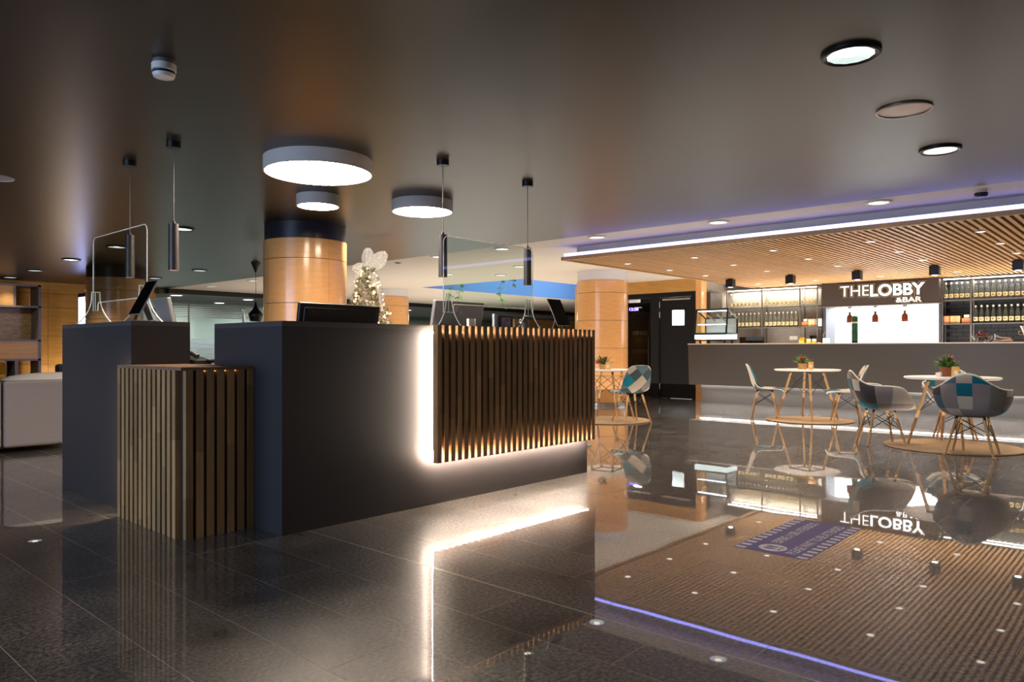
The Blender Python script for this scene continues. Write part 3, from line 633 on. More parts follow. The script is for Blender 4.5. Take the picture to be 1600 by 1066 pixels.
for k, (y, lab) in enumerate([(4.62, 'amber jug lamp hanging in the bright opening, under THE'), (4.17, 'amber jug lamp hanging in the bright opening, middle one of three'), (3.67, 'amber jug lamp hanging in the bright opening, under the small word BAR')]):
    t = thing('jug_lamp', lab, 'lamp', (14.7, y, 1.84))
    MB().cyl((0, 0, -.03), .035, .03, 14).build('ceiling_rose', M_grey, t, smooth=True)
    MB().tube([(0, 0, -.03), (0, 0, -.10)], .003, 5).build('cable', M_paper, t)
    MB().lathe([(0, -.30), (.052, -.30), (.056, -.29), (.056, -.195), (.047, -.165), (.022, -.145), (.019, -.115), (0, -.115)], 16).build('jug', M_brown, t, smooth=True)
    MB().lathe([(0, -.118), (.026, -.118), (.026, -.095), (0, -.095)], 12).build('cap', M_wire, t, smooth=True)
    MB().tube([(.0, .022, -.135), (.0, .048, -.13), (.0, .055, -.165)], .005, 5).build('handle', M_brown, t)

# things on the bar and back counter
t = thing('tap_column', 'tall green column with white band standing on the bar in front of the opening', 'column', (13.5, 4.16, 1.15))
MB().cyl((0, 0, 0), .05, .03, 18).build('base', M_blackgloss, t, smooth=True)
MB().cyl((0, 0, .03), .048, .42, 18, r2=.052).build('tube', vary(mat('bottle_green', (38, 92, 62), .3), nscale=14, dark=.7, light=1.3), t, smooth=True)
MB().cyl((0, 0, .34), .0535, .025, 18).build('band', M_paper, t, smooth=True)
MB().lathe([(0, .46), (.052, .45), (.052, .452), (.03, .475), (0, .478)], 18).build('lid', mat('green_lid', (60, 110, 90), .4), t, smooth=True)
ICX, ICY = 13.45, 1.62
t = thing('ice_bucket', 'brushed steel ice bucket on the bar near the brick wall', 'bucket', (ICX, ICY, 1.15))
MB().lathe([(0, 0), (.085, 0), (.09, .01), (.13, .18), (.15, .235), (.158, .24), (.150, .233), (.125, .18), (.086, .015), (0, .012)], 28).build('bowl', M_steel, t, smooth=True)
for sy in (-1, 1): MB().tube([(0, sy * .128, .17), (0, sy * .165, .165), (0, sy * .165, .12), (0, sy * .115, .11)], .007, 6).build('handle', M_chrome, t)
t = thing('wine_bottle', 'green bottle neck leaning out of the steel ice bucket', 'bottle', (ICX - .02, ICY - .045, 1.18))
o = MB().lathe([(0, 0), (.037, 0), (.037, .17), (.015, .23), (.014, .30), (0, .30)], 12).build('body', mat('green_glass', (120, 180, 70), .15, trans=.4), t, smooth=True); t.rotation_euler = (radians(16), 0, 0)
t = thing('wine_bottle', 'second bottle with red and blue cap in the steel ice bucket', 'bottle', (ICX - .0, ICY + .05, 1.18)); t.rotation_euler = (radians(-10), 0, 0)
MB().lathe([(0, 0), (.034, 0), (.034, .17), (.015, .22), (.014, .25), (0, .25)], 12).build('body', M_wine, t, smooth=True)
MB().lathe([(0, .245), (.017, .245), (.018, .275), (0, .285)], 12).build('cap', mat('blue_cap', (70, 110, 190), .4), t, smooth=True)
t = thing('glass_bowl', 'clear glass bowl holding dark red fruit on the bar', 'bowl', (13.4, 2.25, 1.15))
MB().lathe([(0, 0), (.07, 0), (.13, .05), (.145, .10), (.140, .10), (.125, .052), (.066, .006), (0, .006)], 26).build('bowl', clear('bowl_glass', (225, 235, 240), ior=1.7), t, smooth=True)
reds = [(0, 0, .045), (.05, .02, .06), (-.045, .03, .06), (.0, -.05, .06), (.01, .01, .11), (.045, -.03, .10), (-.04, -.02, .105), (.0, .055, .10), (.03, .02, .145)]
for k, p in enumerate(reds):
    m = MB().lathe([(0, -.032), (.02, -.026), (.032, 0), (.022, .024), (.006, .028), (0, .026)], 10, c=(0, 0, 0))
    tag(m.build('fruit', mat('red_fruit', (110, 22, 26), .3) if k == 0 else bpy.data.materials['red_fruit'], loc=(13.4 + p[0], 2.25 + p[1], 1.155 + p[2]), smooth=True), ['lowest middle dark red fruit in the clear glass bowl', 'dark red fruit in the glass bowl, lower layer toward the shelves', 'dark red fruit in the glass bowl, lower layer toward the tables', 'dark red fruit in the glass bowl, lower layer toward the ice bucket', 'middle dark red fruit of the second layer in the glass bowl', 'second layer dark red fruit toward the ice bucket in the bowl', 'second layer dark red fruit toward the tables in the bowl', 'second layer dark red fruit toward the green column in the bowl', 'topmost dark red fruit in the clear glass bowl'][k], 'fruit', 'fruit in the glass bowl')
t = thing('bar_tool', 'steel citrus press lying beside the glass bowl on the bar', 'tool', (13.38, 1.98, 1.15))
MB().tube([(0, .10, .10), (0, .02, .07), (0, -.10, .06)], .012, 8, r1=.008).build('upper_arm', M_steel, t, smooth=True)
MB().tube([(0, .10, .02), (0, .0, .03), (0, -.11, .045)], .014, 8, r1=.009).build('lower_arm', M_chrome, t, smooth=True)
MB().lathe([(0, 0), (.035, .0), (.042, .02), (.03, .04), (0, .04)], 14, c=(0, .10, 0)).build('cup', M_steel, t, smooth=True)
MB().cyl((0, .10, .04), .010, .085, 10).build('post', M_chrome, t, smooth=True)
tag(MB().lathe([(0, 0), (.06, 0), (.095, .018), (.10, .04), (.094, .038), (.06, .008), (0, .008)], 24).build('bowl', mat('pink_ceramic', (214, 160, 144), .4), loc=(13.55, 1.97, 1.15), smooth=True), 'shallow pink bowl behind the citrus press on the bar', 'bowl')
# packets and jars on the back counter, before the concrete wall
def jar(x, y, h, r, m1, m2, lab, lidm):
    t = thing('jar', lab, 'jar', (x, y, .91)); MB().lathe([(0, 0), (r, 0), (r, h * .82), (r * .8, h * .9), (0, h * .9)], 14).build('body', m1, t, smooth=True)
    MB().lathe([(r * 1.02, h * .25), (r * 1.02, h * .6)], 14).build('label', m2, t, smooth=True); MB().cyl((0, 0, h * .9), r * .85, h * .1, 14).build('lid', lidm, t, smooth=True)
M_amber = mat('amber_packet', (228, 160, 30), .45); M_lemon = mat('lemon_packet', (236, 196, 50), .45)
t = thing('packet', 'amber yellow snack packet on the back counter, end of the row', 'packet', (14.62, 5.50, .91)); MB().prism([(0, 0), (.09, 0), (.10, .30), (.05, .36), (-.01, .30)], -.05, .05, 'y').build('bag', M_amber, t); MB().box((-.006, -.03, .10), (-.001, .03, .2)).build('label', M_orange, t)
jar(14.62, 5.36, .33, .048, M_lemon, M_black, 'yellow jar with black label on the back counter, next to the amber packet', M_paper)
jar(14.62, 5.255, .33, .046, M_amber, M_blackgloss, 'amber jar with black label on the back counter, between yellow jar and pale tub', M_paper)
jar(14.62, 5.155, .29, .045, mat('pale_tub', (208, 190, 170), .5), M_grey, 'pale tub with dark lid on the back counter', M_black)
t = thing('syrup_bottle', 'dark green syrup bottle with pourer on the back counter beside the opening', 'bottle', (14.58, 5.08, .91))
MB().lathe([(0, 0), (.035, 0), (.035, .24), (.013, .32), (.013, .38), (0, .38)], 14).build('body', M_wine, t, smooth=True); MB().tube([(0, 0, .38), (0, -.01, .42), (0, -.04, .46)], .006, 6).build('pourer', M_chrome, t); MB().lathe([(.0355, .06), (.0355, .17)], 14).build('label', M_label, t, smooth=True)
t = thing('menu_stand', 'white menu stand on the back counter at the edge of the bright opening', 'sign', (14.5, 4.99, .91)); MB().prism([(0, 0), (.06, 0), (.012, .34), (0, .34)], -.06, .06, 'y').build('card', M_paper, t); MB().box((-.004, -.012, .15), (-.0005, .012, .18)).build('red_mark', M_red, t)
t = thing('canister', 'black square canister behind the jars on the back counter', 'canister', (14.80, 5.33, .91)); MB().box((-.05, -.06, 0), (.05, .06, .36)).build('body', M_black, t, bevel=.006); MB().box((-.052, -.062, .36), (.052, .062, .40)).build('lid', M_blackgloss, t, bevel=.004)
t = thing('screen', 'small black screen on the back counter beside the glass display case', 'screen', (14.6, 6.52, .91)); MB().box((0, -.26, .05), (.03, .26, .38)).build('panel', M_blackgloss, t, bevel=.004); MB().box((-.05, -.09, 0), (.09, .09, .012)).box((.012, -.03, .012), (.03, .03, .06)).build('stand', M_black, t)
t = thing('wall_socket', 'double white socket on the concrete wall above the back counter', 'socket', (BX - .001, 5.80, 1.27)); MB().box((-.012, -.085, -.04), (0, .085, .04)).build('plate', M_whitep, t, bevel=.004)
for s in (-1, 1): MB().cyl((0, 0, 0), .028, .006, 14).build('insert', M_paper, t, loc=(-.0125, s * .042, 0)).rotation_euler = (0, -pi / 2, 0)

# glass display case on the bar
dc = thing('display_case', 'black framed glass display case with lit white base on the bar', 'display case', (13.22, 7.06, 1.15))
W_ = .66; pr = [(0, .06), (.44, .06), (.44, .52), (.06, .68)]; fr = [(-.0, .06), (.46, .06), (.46, .50), (.07, .67)]
for x, y in ((.06, -.08), (.40, -.08), (.06, -W_ + .08), (.40, -W_ + .08)): MB().cyl((x, y, 0), .02, .05, 10).build('foot', M_black, dc)
MB().box((-.0, -W_, .05), (.46, 0, .07)).build('base_tray', M_black, dc)
MB().box((-.015, -W_ - .004, .085), (.45, .004, .175)).build('lit_base', emis('display_base_light', (240, 255, 250), .8), dc)
e = [(-.02, .19), (.45, .19), (.45, .50), (.05, .66)]
for y in (-W_, 0):
    for k in range(4):
        a, b = e[k], e[(k + 1) % 4]; MB().tube([(a[0], y, a[1]), (b[0], y, b[1])], .020, 4).build('frame_bar', M_black, dc)
for a in e: MB().tube([(a[0], -W_, a[1]), (a[0], 0, a[1])], .019, 4).build('frame_bar', M_black, dc)
MB().prism([(-.018, .20), (-.014, .20), (.054, .65), (.05, .65)], -W_ + .01, -.01, 'y').build('front_glass', M_glass, dc)
for y in (-W_, -.004): MB().prism(e, y, y + .004, 'y').build('side_glass', M_glass, dc)
MB().box((.44, -W_, .19), (.446, 0, .5)).build('back_panel', mat('display_back', (206, 208, 206), .4), dc)
MB().box((.05, -W_ + .02, .38), (.42, -.02, .386)).build('glass_shelf', M_glass, dc)
for y in (-.22, -.44): MB().prism([(.05, .58), (.42, .46), (.42, .44), (.05, .55)], y, y + .012, 'y').build('shelf_bracket', M_silver, dc)
MB().box((.06, -W_ + .03, .625), (.08, -.03, .64)).build('led_strip', emis('display_led', (226, 230, 255), 7), dc)
MB().box((.05, -W_ + .03, .365), (.06, -.03, .377)).build('led_strip', bpy.data.materials['display_led'], dc)

# wine fridge in the black wall
fg = thing('wine_fridge', 'tall black wine fridge with a blue display behind the round column', 'fridge', (WX + .02, 9.09, 0))
FW = .65
MB().box((.06, -FW, 0), (.70, -FW + .03, 2.06)).box((.06, -.03, 0), (.70, 0, 2.06)).box((.66, -FW + .03, 0), (.70, -.03, 2.06)).box((.06, -FW + .03, 0), (.66, -.03, .12)).box((.06, -FW + .03, 1.98), (.66, -.03, 2.06)).build('cabinet', M_black, fg)
MB().box((0, -FW, .10), (.05, -FW + .06, 2.05)).box((0, -.06, .10), (.05, 0, 2.05)).box((0, -FW + .06, .10), (.05, -.06, .20)).box((0, -FW + .06, 1.80), (.05, -.06, 2.05)).build('door_frame', M_blackgloss, fg)
MB().box((.02, -FW + .06, .20), (.026, -.06, 1.80)).build('door_glass', clear('smoked_glass', (150, 150, 150)), fg)
MB().tube([(-.03, -FW + .03, .7), (-.035, -FW + .03, 1.0), (-.03, -FW + .03, 1.3)], .012, 8).build('handle', M_black, fg)
SHZ = (.52, .92, 1.32)
for z in SHZ: MB().box((.08, -FW + .04, z - .015), (.62, -.04, z)).build('shelf', M_wire, fg)
me = text_mesh('12:28', .09, .003, .001, 'blue_digits', emis('blue_digit_light', (110, 90, 255), 5))
for v in me.vertices: v.co = (-.002 - .3 * v.co.z, -v.co.x * 1.25, v.co.y)
put('blue_digits', me, fg, (0, -.10, 1.885))
wb = None
for z in SHZ:
    for k in range(6):
        lab = 'dark wine bottle, %s from the column on the %s shelf of the wine fridge' % (ORD[k], {.52: 'bottom', .92: 'middle', 1.32: 'top'}[z])
        y = 9.09 - .10 - .09 * k; loc = (WX + .22, y, z)
        if wb is None:
            wb = thing('wine_bottle', lab, 'bottle', loc, group='wine bottles inside the fridge')
            MB().lathe([(0, 0), (.036, 0), (.036, .19), (.015, .24), (.014, .30), (0, .30)], 12).build('body', M_wine, wb, smooth=True)
            MB().lathe([(.0366, .03), (.0366, .12)], 10, a0=radians(95), a1=radians(265)).build('label', M_label, wb, smooth=True)
        else:
            c = copytree(wb, loc, label=lab)
lamp('AREA', (WX + .12, 8.76, 1.95), 9, SOFT, (0, 0, 0), .3, name='fridge_light')

# ------------------------------------------------------------------ seating
def patch_material(name, rot, size, seed, palette):
    m = mat(name, rough=.9, spec=.25); N, L, B = nodes(m)
    uv = N.new('ShaderNodeUVMap'); mp = N.new('ShaderNodeMapping'); mp.inputs['Rotation'].default_value = (0, 0, radians(rot)); mp.inputs['Scale'].default_value = (1 / size, 1 / size, 1); mp.inputs['Location'].default_value = (.37, .21, 0)
    L.new(uv.outputs[0], mp.inputs['Vector']); fl = N.new('ShaderNodeVectorMath'); fl.operation = 'FLOOR'; L.new(mp.outputs[0], fl.inputs[0])
    ad = N.new('ShaderNodeVectorMath'); ad.operation = 'ADD'; ad.inputs[1].default_value = (seed * 3.7, seed * 1.9, .5); L.new(fl.outputs[0], ad.inputs[0])
    wn = N.new('ShaderNodeTexWhiteNoise'); L.new(ad.outputs[0], wn.inputs['Vector']); cr = N.new('ShaderNodeValToRGB'); cr.color_ramp.interpolation = 'CONSTANT'
    el = cr.color_ramp.elements; n = len(palette)
    while len(el) < n: el.new(.5)
    for i, c in enumerate(palette): el[i].position = i / n; el[i].color = lin(*c)
    L.new(wn.outputs['Value'], cr.inputs[0]); L.new(cr.outputs[0], B.inputs['Base Color'])
    # woven relief
    wv = N.new('ShaderNodeTexNoise'); wv.inputs['Scale'].default_value = 400; tc = N.new('ShaderNodeTexCoord'); L.new(tc.outputs['Object'], wv.inputs['Vector'])
    bp = N.new('ShaderNodeBump'); bp.inputs['Strength'].default_value = .15; bp.inputs['Distance'].default_value = .003; L.new(wv.outputs['Fac'], bp.inputs['Height']); L.new(bp.outputs[0], B.inputs['Normal'])
    return m
PAL1 = [(206, 196, 182), (132, 126, 122), (58, 57, 62), (28, 128, 150), (96, 122, 132), (190, 178, 162), (150, 142, 142), (70, 84, 92)]
PAL2 = [(206, 196, 182), (150, 142, 142), (78, 75, 78), (24, 112, 132), (196, 184, 168), (146, 136, 138), (128, 122, 110), (84, 110, 122)]
def interp(tab, t):
    n = len(tab) - 1; q = min(max(t, 0), 1) * n; i = min(int(q), n - 1); f = q - i
    p0 = tab[max(i - 1, 0)]; p1 = tab[i]; p2 = tab[i + 1]; p3 = tab[min(i + 2, n)]
    return tuple(.5 * (2 * b + (c - a) * f + (2 * a - 5 * b + 4 * c - d) * f * f + (3 * b - a - 3 * c + d) * f ** 3) for a, b, c, d in zip(p0, p1, p2, p3))
def side_shell():
    #        y      z     half   lift
    P = [(.245, .410, .165, .004), (.240, .428, .190, .008), (.19, .440, .212, .012), (.10, .436, .226, .022), (.0, .428, .230, .034), (-.09, .426, .230, .048), (-.155, .445, .229, .060), (-.195, .500, .228, .062), (-.215, .570, .224, .055), (-.235, .650, .214, .045), (-.257, .725, .196, .034), (-.276, .780, .165, .022), (-.290, .808, .120, .012), (-.294, .820, .060, .004)]
    m = MB(); m.uv = []; NV, NU = 30, 12; s = 0; prev = None
    for j in range(NV + 1):
        t = j / NV; y, z, w, lf = interp(P, t); y2, z2, _, _ = interp(P, min(t + .01, 1)); y1, z1, _, _ = interp(P, max(t - .01, 0))
        ty, tz = y2 - y1, z2 - z1; l = math.hypot(ty, tz); ny, nz = tz / l, -ty / l
        if nz < 0 and t < .3: ny, nz = -ny, -nz
        if ny < 0 and t > .6: ny, nz = -ny, -nz
        if prev: s += math.hypot(y - prev[0], z - prev[1])
        prev = (y, z)
        for i in range(NU + 1):
            x = -1 + 2 * i / NU
            m.v.append((x * w, y + ny * lf * x * x, z + nz * lf * x * x)); m.uv.append((x * w, s))
    for j in range(NV):
        for i in range(NU):
            a = j * (NU + 1) + i; m.f.append((a, a + 1, a + NU + 2, a + NU + 1)); m.m.append(0)
    return m
def arm_shell():
    m = MB(); m.uv = []; NP, NR = 56, 18; z0 = .405
    def rim(ph):
        # ph = 0 at the front, pi at the back
        c = cos(ph); s = sin(ph); k = (1 - c) / 2                      # 0 front .. 1 back
        A, Bk = .315, .30 if c > 0 else .285
        d = (abs(s / A) ** 2.6 + abs(c / Bk) ** 2.6) ** (-1 / 2.6)
        H = [(.418,), (.418,), (.428,), (.53,), (.640,), (.662,), (.668,), (.680,), (.735,), (.805,), (.826,)]
        h = interp(H, abs((ph + pi) % (2 * pi) - pi) / pi)[0]
        return d, h
    m.v.append((0, 0, z0 - .012)); m.uv.append((0, 0))
    for i in range(NP):
        ph = 2 * pi * i / NP; d, h = rim(ph); up = max(h - z0, -.02); arc = 0
        for j in range(1, NR + 1):
            t = j / NR * pi / 2; rr = d * .92 * sin(t) ** .50 + (d * .08 + .015 * sin(ph) ** 2) * (j / NR) ** 4
            zz = z0 - .012 * cos(t) + up * (1 - max(0, cos(t)) ** .46) + (.0 if up > 0 else 0)
            back = -.05 * max(0, -cos(ph)) * (j / NR) ** 4
            m.v.append((rr * sin(ph), rr * cos(ph) + back, zz)); m.uv.append(((ph - pi) * .27, zz * 1.0 + (0 if up > .05 else rr)))
    ix = lambda i, j: 1 + (i % NP) * NR + j - 1
    for i in range(NP):
        m.f.append((0, ix(i + 1, 1), ix(i, 1))); m.m.append(0)
        for j in range(1, NR):
            m.f.append((ix(i, j), ix(i + 1, j), ix(i + 1, j + 1), ix(i, j + 1))); m.m.append(0)
    return m
def leg_frame(t, top, bot, ztop, r0=.017, r1=.011, brace=.5, zt2=None):
    T = [Vector((sx * top[0], sy * top[1] + top[2], ztop)) for sx, sy in ((1, 1), (-1, 1), (-1, -1), (1, -1))]
    Bq = [Vector((sx * bot[0], sy * bot[1] + bot[2], 0.0)) for sx, sy in ((1, 1), (-1, 1), (-1, -1), (1, -1))]
    for a, b in zip(T, Bq):
        d = (b - a); k = r1 * math.hypot(d.x, d.y) / d.length
        MB().tube([a, a + d * .45, b + Vector((0, 0, k))], r0 * .9, 10, r1=r1).build('leg', M_beech, t, smooth=True)
        MB().tube([a + Vector((0, 0, .03)), a + d * .07], r0 * .75, 8).build('bracket', M_wire, t, smooth=True)
    for i in range(4):
        j = (i + 1) % 4
        for p, q in ((i, j), (j, i)):
            a = T[p] + (Bq[p] - T[p]) * .06; b = T[q] + (Bq[q] - T[q]) * brace
            MB().tube([a, b], .0042, 5).build('strut', M_wire, t)
    m = MB()
    for i in range(4): m.tube([T[i] + Vector((0, 0, .022)), T[(i + 1) % 4] + Vector((0, 0, .022))], .008, 6)
    m.build('mount_ring', M_wire, t)
def make_chair(name, label, shell, loc, d, m, group=None):
    t = thing(name, label, 'chair', (loc[0], loc[1], loc[2] if len(loc) > 2 else 0), math.atan2(d[1], d[0]) - pi / 2, group)
    o = shell.build('seat_shell', [m, M_fabriclight], t, smooth=180)
    so = o.modifiers.new('solid', 'SOLIDIFY'); so.thickness = .022; so.offset = 0; so.material_offset_rim = 1
    o.modifiers.new('sub', 'SUBSURF').levels = 1; o.modifiers['sub'].render_levels = 1
    leg_frame(t, (.115, .105, -.02), (.205, .195, -.02), .405 if name == 'dining_chair' else .368)
    return t
RT = .013   # rug thickness
make_chair('dining_chair', 'patchwork side chair with its back to the bar door, at the table by the column', side_shell(), (8.90, 5.76, 0), (.46, .89), patch_material('patch_a', 45, .135, 1, PAL1))
make_chair('dining_chair', 'patchwork side chair mostly hidden behind the slat panel end', side_shell(), (9.00, 6.88, 0), (-.05, -1), patch_material('patch_b', 45, .135, 5, PAL1))
make_chair('dining_chair', 'blue and white patchwork side chair in profile, facing the table with the flower basket', side_shell(), (10.85, 4.61, 0), (.36, -.93), patch_material('patch_c', 45, .15, 9, PAL1))
make_chair('dining_chair', 'patchwork side chair behind the teal armchair, facing the table with the flower basket', side_shell(), (10.93, 3.50, 0), (-.40, .92), patch_material('patch_d', 45, .15, 13, PAL1))
make_chair('armchair', 'patchwork armchair in profile with a teal back, on bare floor beside the rug', arm_shell(), (8.72, 2.40, 0), (.55, -.83), patch_material('patch_e', 0, .125, 3, PAL2))
make_chair('armchair', 'patchwork armchair seen from behind, nearest the camera', arm_shell(), (8.44, 1.50, 0), (1, .02), patch_material('patch_f', 0, .125, 8, PAL2))
make_chair('armchair', 'patchwork armchair facing the camera behind the table with the potted plant', arm_shell(), (9.72, 1.90, 0), (-.96, -.28), patch_material('patch_g', 0, .125, 15, PAL2))

def cafe_table(x, y, label, rz):
    t = thing('cafe_table', label, 'table', (x, y, RT), rz)
    MB().lathe([(0, .712), (.44, .712), (.460, .722), (.460, .730), (.452, .736), (0, .736)], 56).build('tabletop', M_tabletop, t, smooth=True)
    leg_frame(t, (.16, .16, 0), (.30, .30, 0), .685, .019, .014, .48)
cafe_table(8.98, 6.22, 'round white cafe table by the round wood column', radians(10))
cafe_table(10.98, 4.05, 'round white cafe table with a flower basket in front of the bar', radians(-16))
cafe_table(9.05, 1.80, 'round white cafe table with a potted plant between the armchairs', radians(-20))
def rug(x, y, r, label):
    t = thing('rug', label, 'rug', (x, y, 0))
    MB().lathe([(0, .001), (r - .02, .001), (r, .004), (r, .009), (r - .02, .0125), (0, .0125)], 64).build('pile', M_rug, t, smooth=True)
    MB().tube([((r - .008) * cos(a * pi / 24), (r - .008) * sin(a * pi / 24), .0085) for a in range(48)], .008, 6, closed=True).build('braided_rim', M_rug, t, smooth=True)
rug(8.95, 6.20, .62, 'round jute rug by the wood column'); rug(10.92, 4.00, .60, 'round jute rug under the table with the flower basket'); rug(8.98, 1.78, .66, 'round jute rug under the table with the potted plant')

def leaves(m, c, n, h, sp, size, mi=0, rnd=random):
    for k in range(n):
        a = rnd.uniform(0, 2 * pi); e = rnd.uniform(.25, 1.35); L_ = h * rnd.uniform(.55, 1.05)
        p0 = Vector(c); tip = p0 + Vector((cos(a) * cos(e) * L_ * sp, sin(a) * cos(e) * L_ * sp, sin(e) * L_)); sd = Vector((-sin(a), cos(a), 0)) * size; mid = p0.lerp(tip, .6) + Vector((0, 0, size * .6))
        m.face([p0, mid + sd, tip, mid - sd], mi)
TZ = RT + .736
def centrepiece_card(x, y, rz, lab):
    t = thing('table_card', lab, 'card', (x, y, TZ), rz); MB().prism([(-.02, 0), (.02, 0), (.004, .11), (0, .11)], -.035, .035, 'y').build('card', M_card, t); MB().box((-.019, -.016, .03), (-.0145, .016, .07)).build('print', M_paper, t)
t = thing('flower_basket', 'low straw basket of leaves and red flowers on the white table facing the bar', 'basket', (10.93, 4.10, TZ), .5)
MB().prism([(-.10, -.05), (.10, -.05), (.10, .05), (-.10, .05)], 0, .085).build('basket', M_straw, t, bevel=.008)
m = MB(); leaves(m, (0, 0, .08), 46, .14, 1.4, .012, 0); leaves(m, (.03, .02, .08), 20, .16, 1.2, .010, 1); m.build('foliage', [M_leaf2, M_leaf], t)
m = MB()
for p in ((.0, -.02, .17), (-.03, .02, .16), (.07, .0, .15)): m.lathe([(0, -.02), (.022, -.008), (.026, .008), (.012, .02), (0, .016)], 8, c=p)
m.build('flower', M_red, t); m = MB().lathe([(0, -.02), (.024, -.005), (.02, .014), (0, .018)], 8, c=(.05, .03, .16)); m.build('flower', M_violet, t)
centrepiece_card(10.80, 3.93, .3, 'small cream card standing beside the flower basket')
t = thing('potted_plant', 'terracotta pot with a leafy green plant on the table between armchairs', 'plant', (9.10, 1.86, TZ))
MB().lathe([(0, 0), (.05, 0), (.062, .085), (.066, .09), (.066, .10), (.058, .10), (.05, .09), (0, .085)], 18).build('pot', M_terra, t, smooth=True)
m = MB(); leaves(m, (0, 0, .08), 130, .15, 1.0, .016, 0); leaves(m, (0, 0, .10), 70, .15, 1.0, .014, 1); m.build('foliage', [M_leaf, M_leaf2], t)
m = MB()
for k in range(6): m.lathe([(0, -.012), (.014, 0), (0, .012)], 6, c=(random.uniform(-.07, .07), random.uniform(-.09, .02), random.uniform(.16, .22)))
m.build('flower', M_red, t)
tag(MB().lathe([(0, 0), (.025, 0), (.03, .045), (.027, .045), (.022, .006), (0, .006)], 14).build('cup', M_paper, loc=(8.93, 1.90, TZ), smooth=True), 'tiny white cup in front of the terracotta pot', 'cup')
centrepiece_card(8.92, 1.74, .4, 'yellow card standing beside the terracotta pot')
t = thing('potted_plant', 'straw pot of red flowers on the white table by the column', 'plant', (8.90, 6.22, TZ))
MB().lathe([(0, 0), (.055, 0), (.07, .07), (.075, .075), (.06, .07), (0, .065)], 16).build('pot', M_straw, t, smooth=True)
m = MB(); leaves(m, (0, 0, .06), 50, .17, 1.3, .013); m.build('foliage', M_leaf, t); m = MB()
for p in ((-.06, .03, .13), (-.03, .07, .11), (.02, -.02, .17), (-.08, .06, .10)): m.lathe([(0, -.022), (.024, -.006), (.022, .012), (0, .02)], 8, c=p)
m.build('flower', M_red, t)
centrepiece_card(8.78, 6.06, .4, 'small cream card beside the red flowers by the column')

# ------------------------------------------------------------------ acrylic screens on the counters
def acrylic_screen(label, loc, rz):
    t = thing('acrylic_screen', label, 'screen', loc, rz); w = .5; zt, zb, zm = .665, .11, .17
    def arc(cx_, cz, r, a0, a1): return [(cx_ + r * cos(a0 + (a1 - a0) * i / 6), cz + r * sin(a0 + (a1 - a0) * i / 6)) for i in range(7)]
    out = [(-w, zb), (-w + .10, zb), (-w + .10, zm - .015)] + list(reversed(arc(-w + .115, zm - .015, .015, pi / 2, pi))) [1:] + [(w - .115, zm), (w - .10, zm - .015), (w - .10, zb), (w, zb)] + arc(w - .05, zt - .05, .05, 0, pi / 2) + arc(-w + .05, zt - .05, .05, pi / 2, pi)
    MB().prism([(a, b) for a, b in out], -.003, .003, 'y').build('sheet', M_acryl, t)
    MB().tube([(a, 0, b) for a, b in out], .0036, 4, closed=True).build('edge_gathered_light', M_edge, t)
    for s in (-1, 1):
        x = s * (w - .055); L_ = [(.028 + .10 * k ** 2.6, .245 * (1 - k)) for k in [i / 10 for i in range(11)]]
        pts = [(-a, b) for a, b in reversed(L_)] + [(a, b) for a, b in L_]
        f = MB().prism([(-a, b) for a, b in reversed(L_)][::1] + [(a, b) for a, b in L_], x - .004, x + .004, 'x').build('foot', M_acryl, t)
        e = MB().tube([(x, a, b + .004) for a, b in pts], .0042, 4).tube([(x, .004, zb), (x, .004, .245)], .003, 4).build('foot_edge_gathered_light', M_edge, f)
acrylic_screen('clear acrylic sneeze screen on the long charcoal counter', (4.14, 3.95, 1.207), 0)
acrylic_screen('clear acrylic sneeze screen on the small charcoal counter block', (2.05, 5.66, 1.229), pi / 2)
def tablet(label, loc, rz, z):
    # local: screen faces -y, top leans to +y
    t = thing('tablet', label, 'tablet', loc, rz); a = radians(27)
    P = lambda x, l, n: (x, l * sin(a) + n * cos(a), z + l * cos(a) - n * sin(a))
    def slab(x0, x1, l0, l1, n0, n1): return [P(x0, l0, n0), P(x1, l0, n0), P(x1, l0, n1), P(x0, l0, n1), P(x0, l1, n0), P(x1, l1, n0), P(x1, l1, n1), P(x0, l1, n1)]
    MB().quadbox(slab(-.09, .09, 0, .255, .0, .009)).build('case', M_silver, t, bevel=.003)
    MB().quadbox(slab(-.086, .086, .004, .251, -.0015, -.0002)).build('glass', M_blackgloss, t)
    MB().box((-.06, -.02, 0), (.06, .12, .008)).build('stand_base', M_silver, t, bevel=.002)
    MB().quadbox([(-.03, .10, .006), (.03, .10, .006), (.03, .115, .006), (-.03, .115, .006), P(-.03, .10, .010), P(.03, .10, .010), P(.03, .11, .022), P(-.03, .11, .022)]).build('stand_arm', M_gun, t)
    MB().quadbox([(-.012, .0, .006), (.012, .0, .006), (.012, .012, .006), (-.012, .012, .006), P(-.012, .03, .010), P(.012, .03, .010), P(.012, .03, .02), P(-.012, .03, .02)]).build('stand_lip', M_gun, t)
tablet('black tilted tablet on its stand at the far end of the long counter', (4.87, 3.80, 1.207), 0, .035)
tablet('black tilted tablet on its stand on the small counter block', (1.93, 5.07, 1.229), -pi / 2, .045)
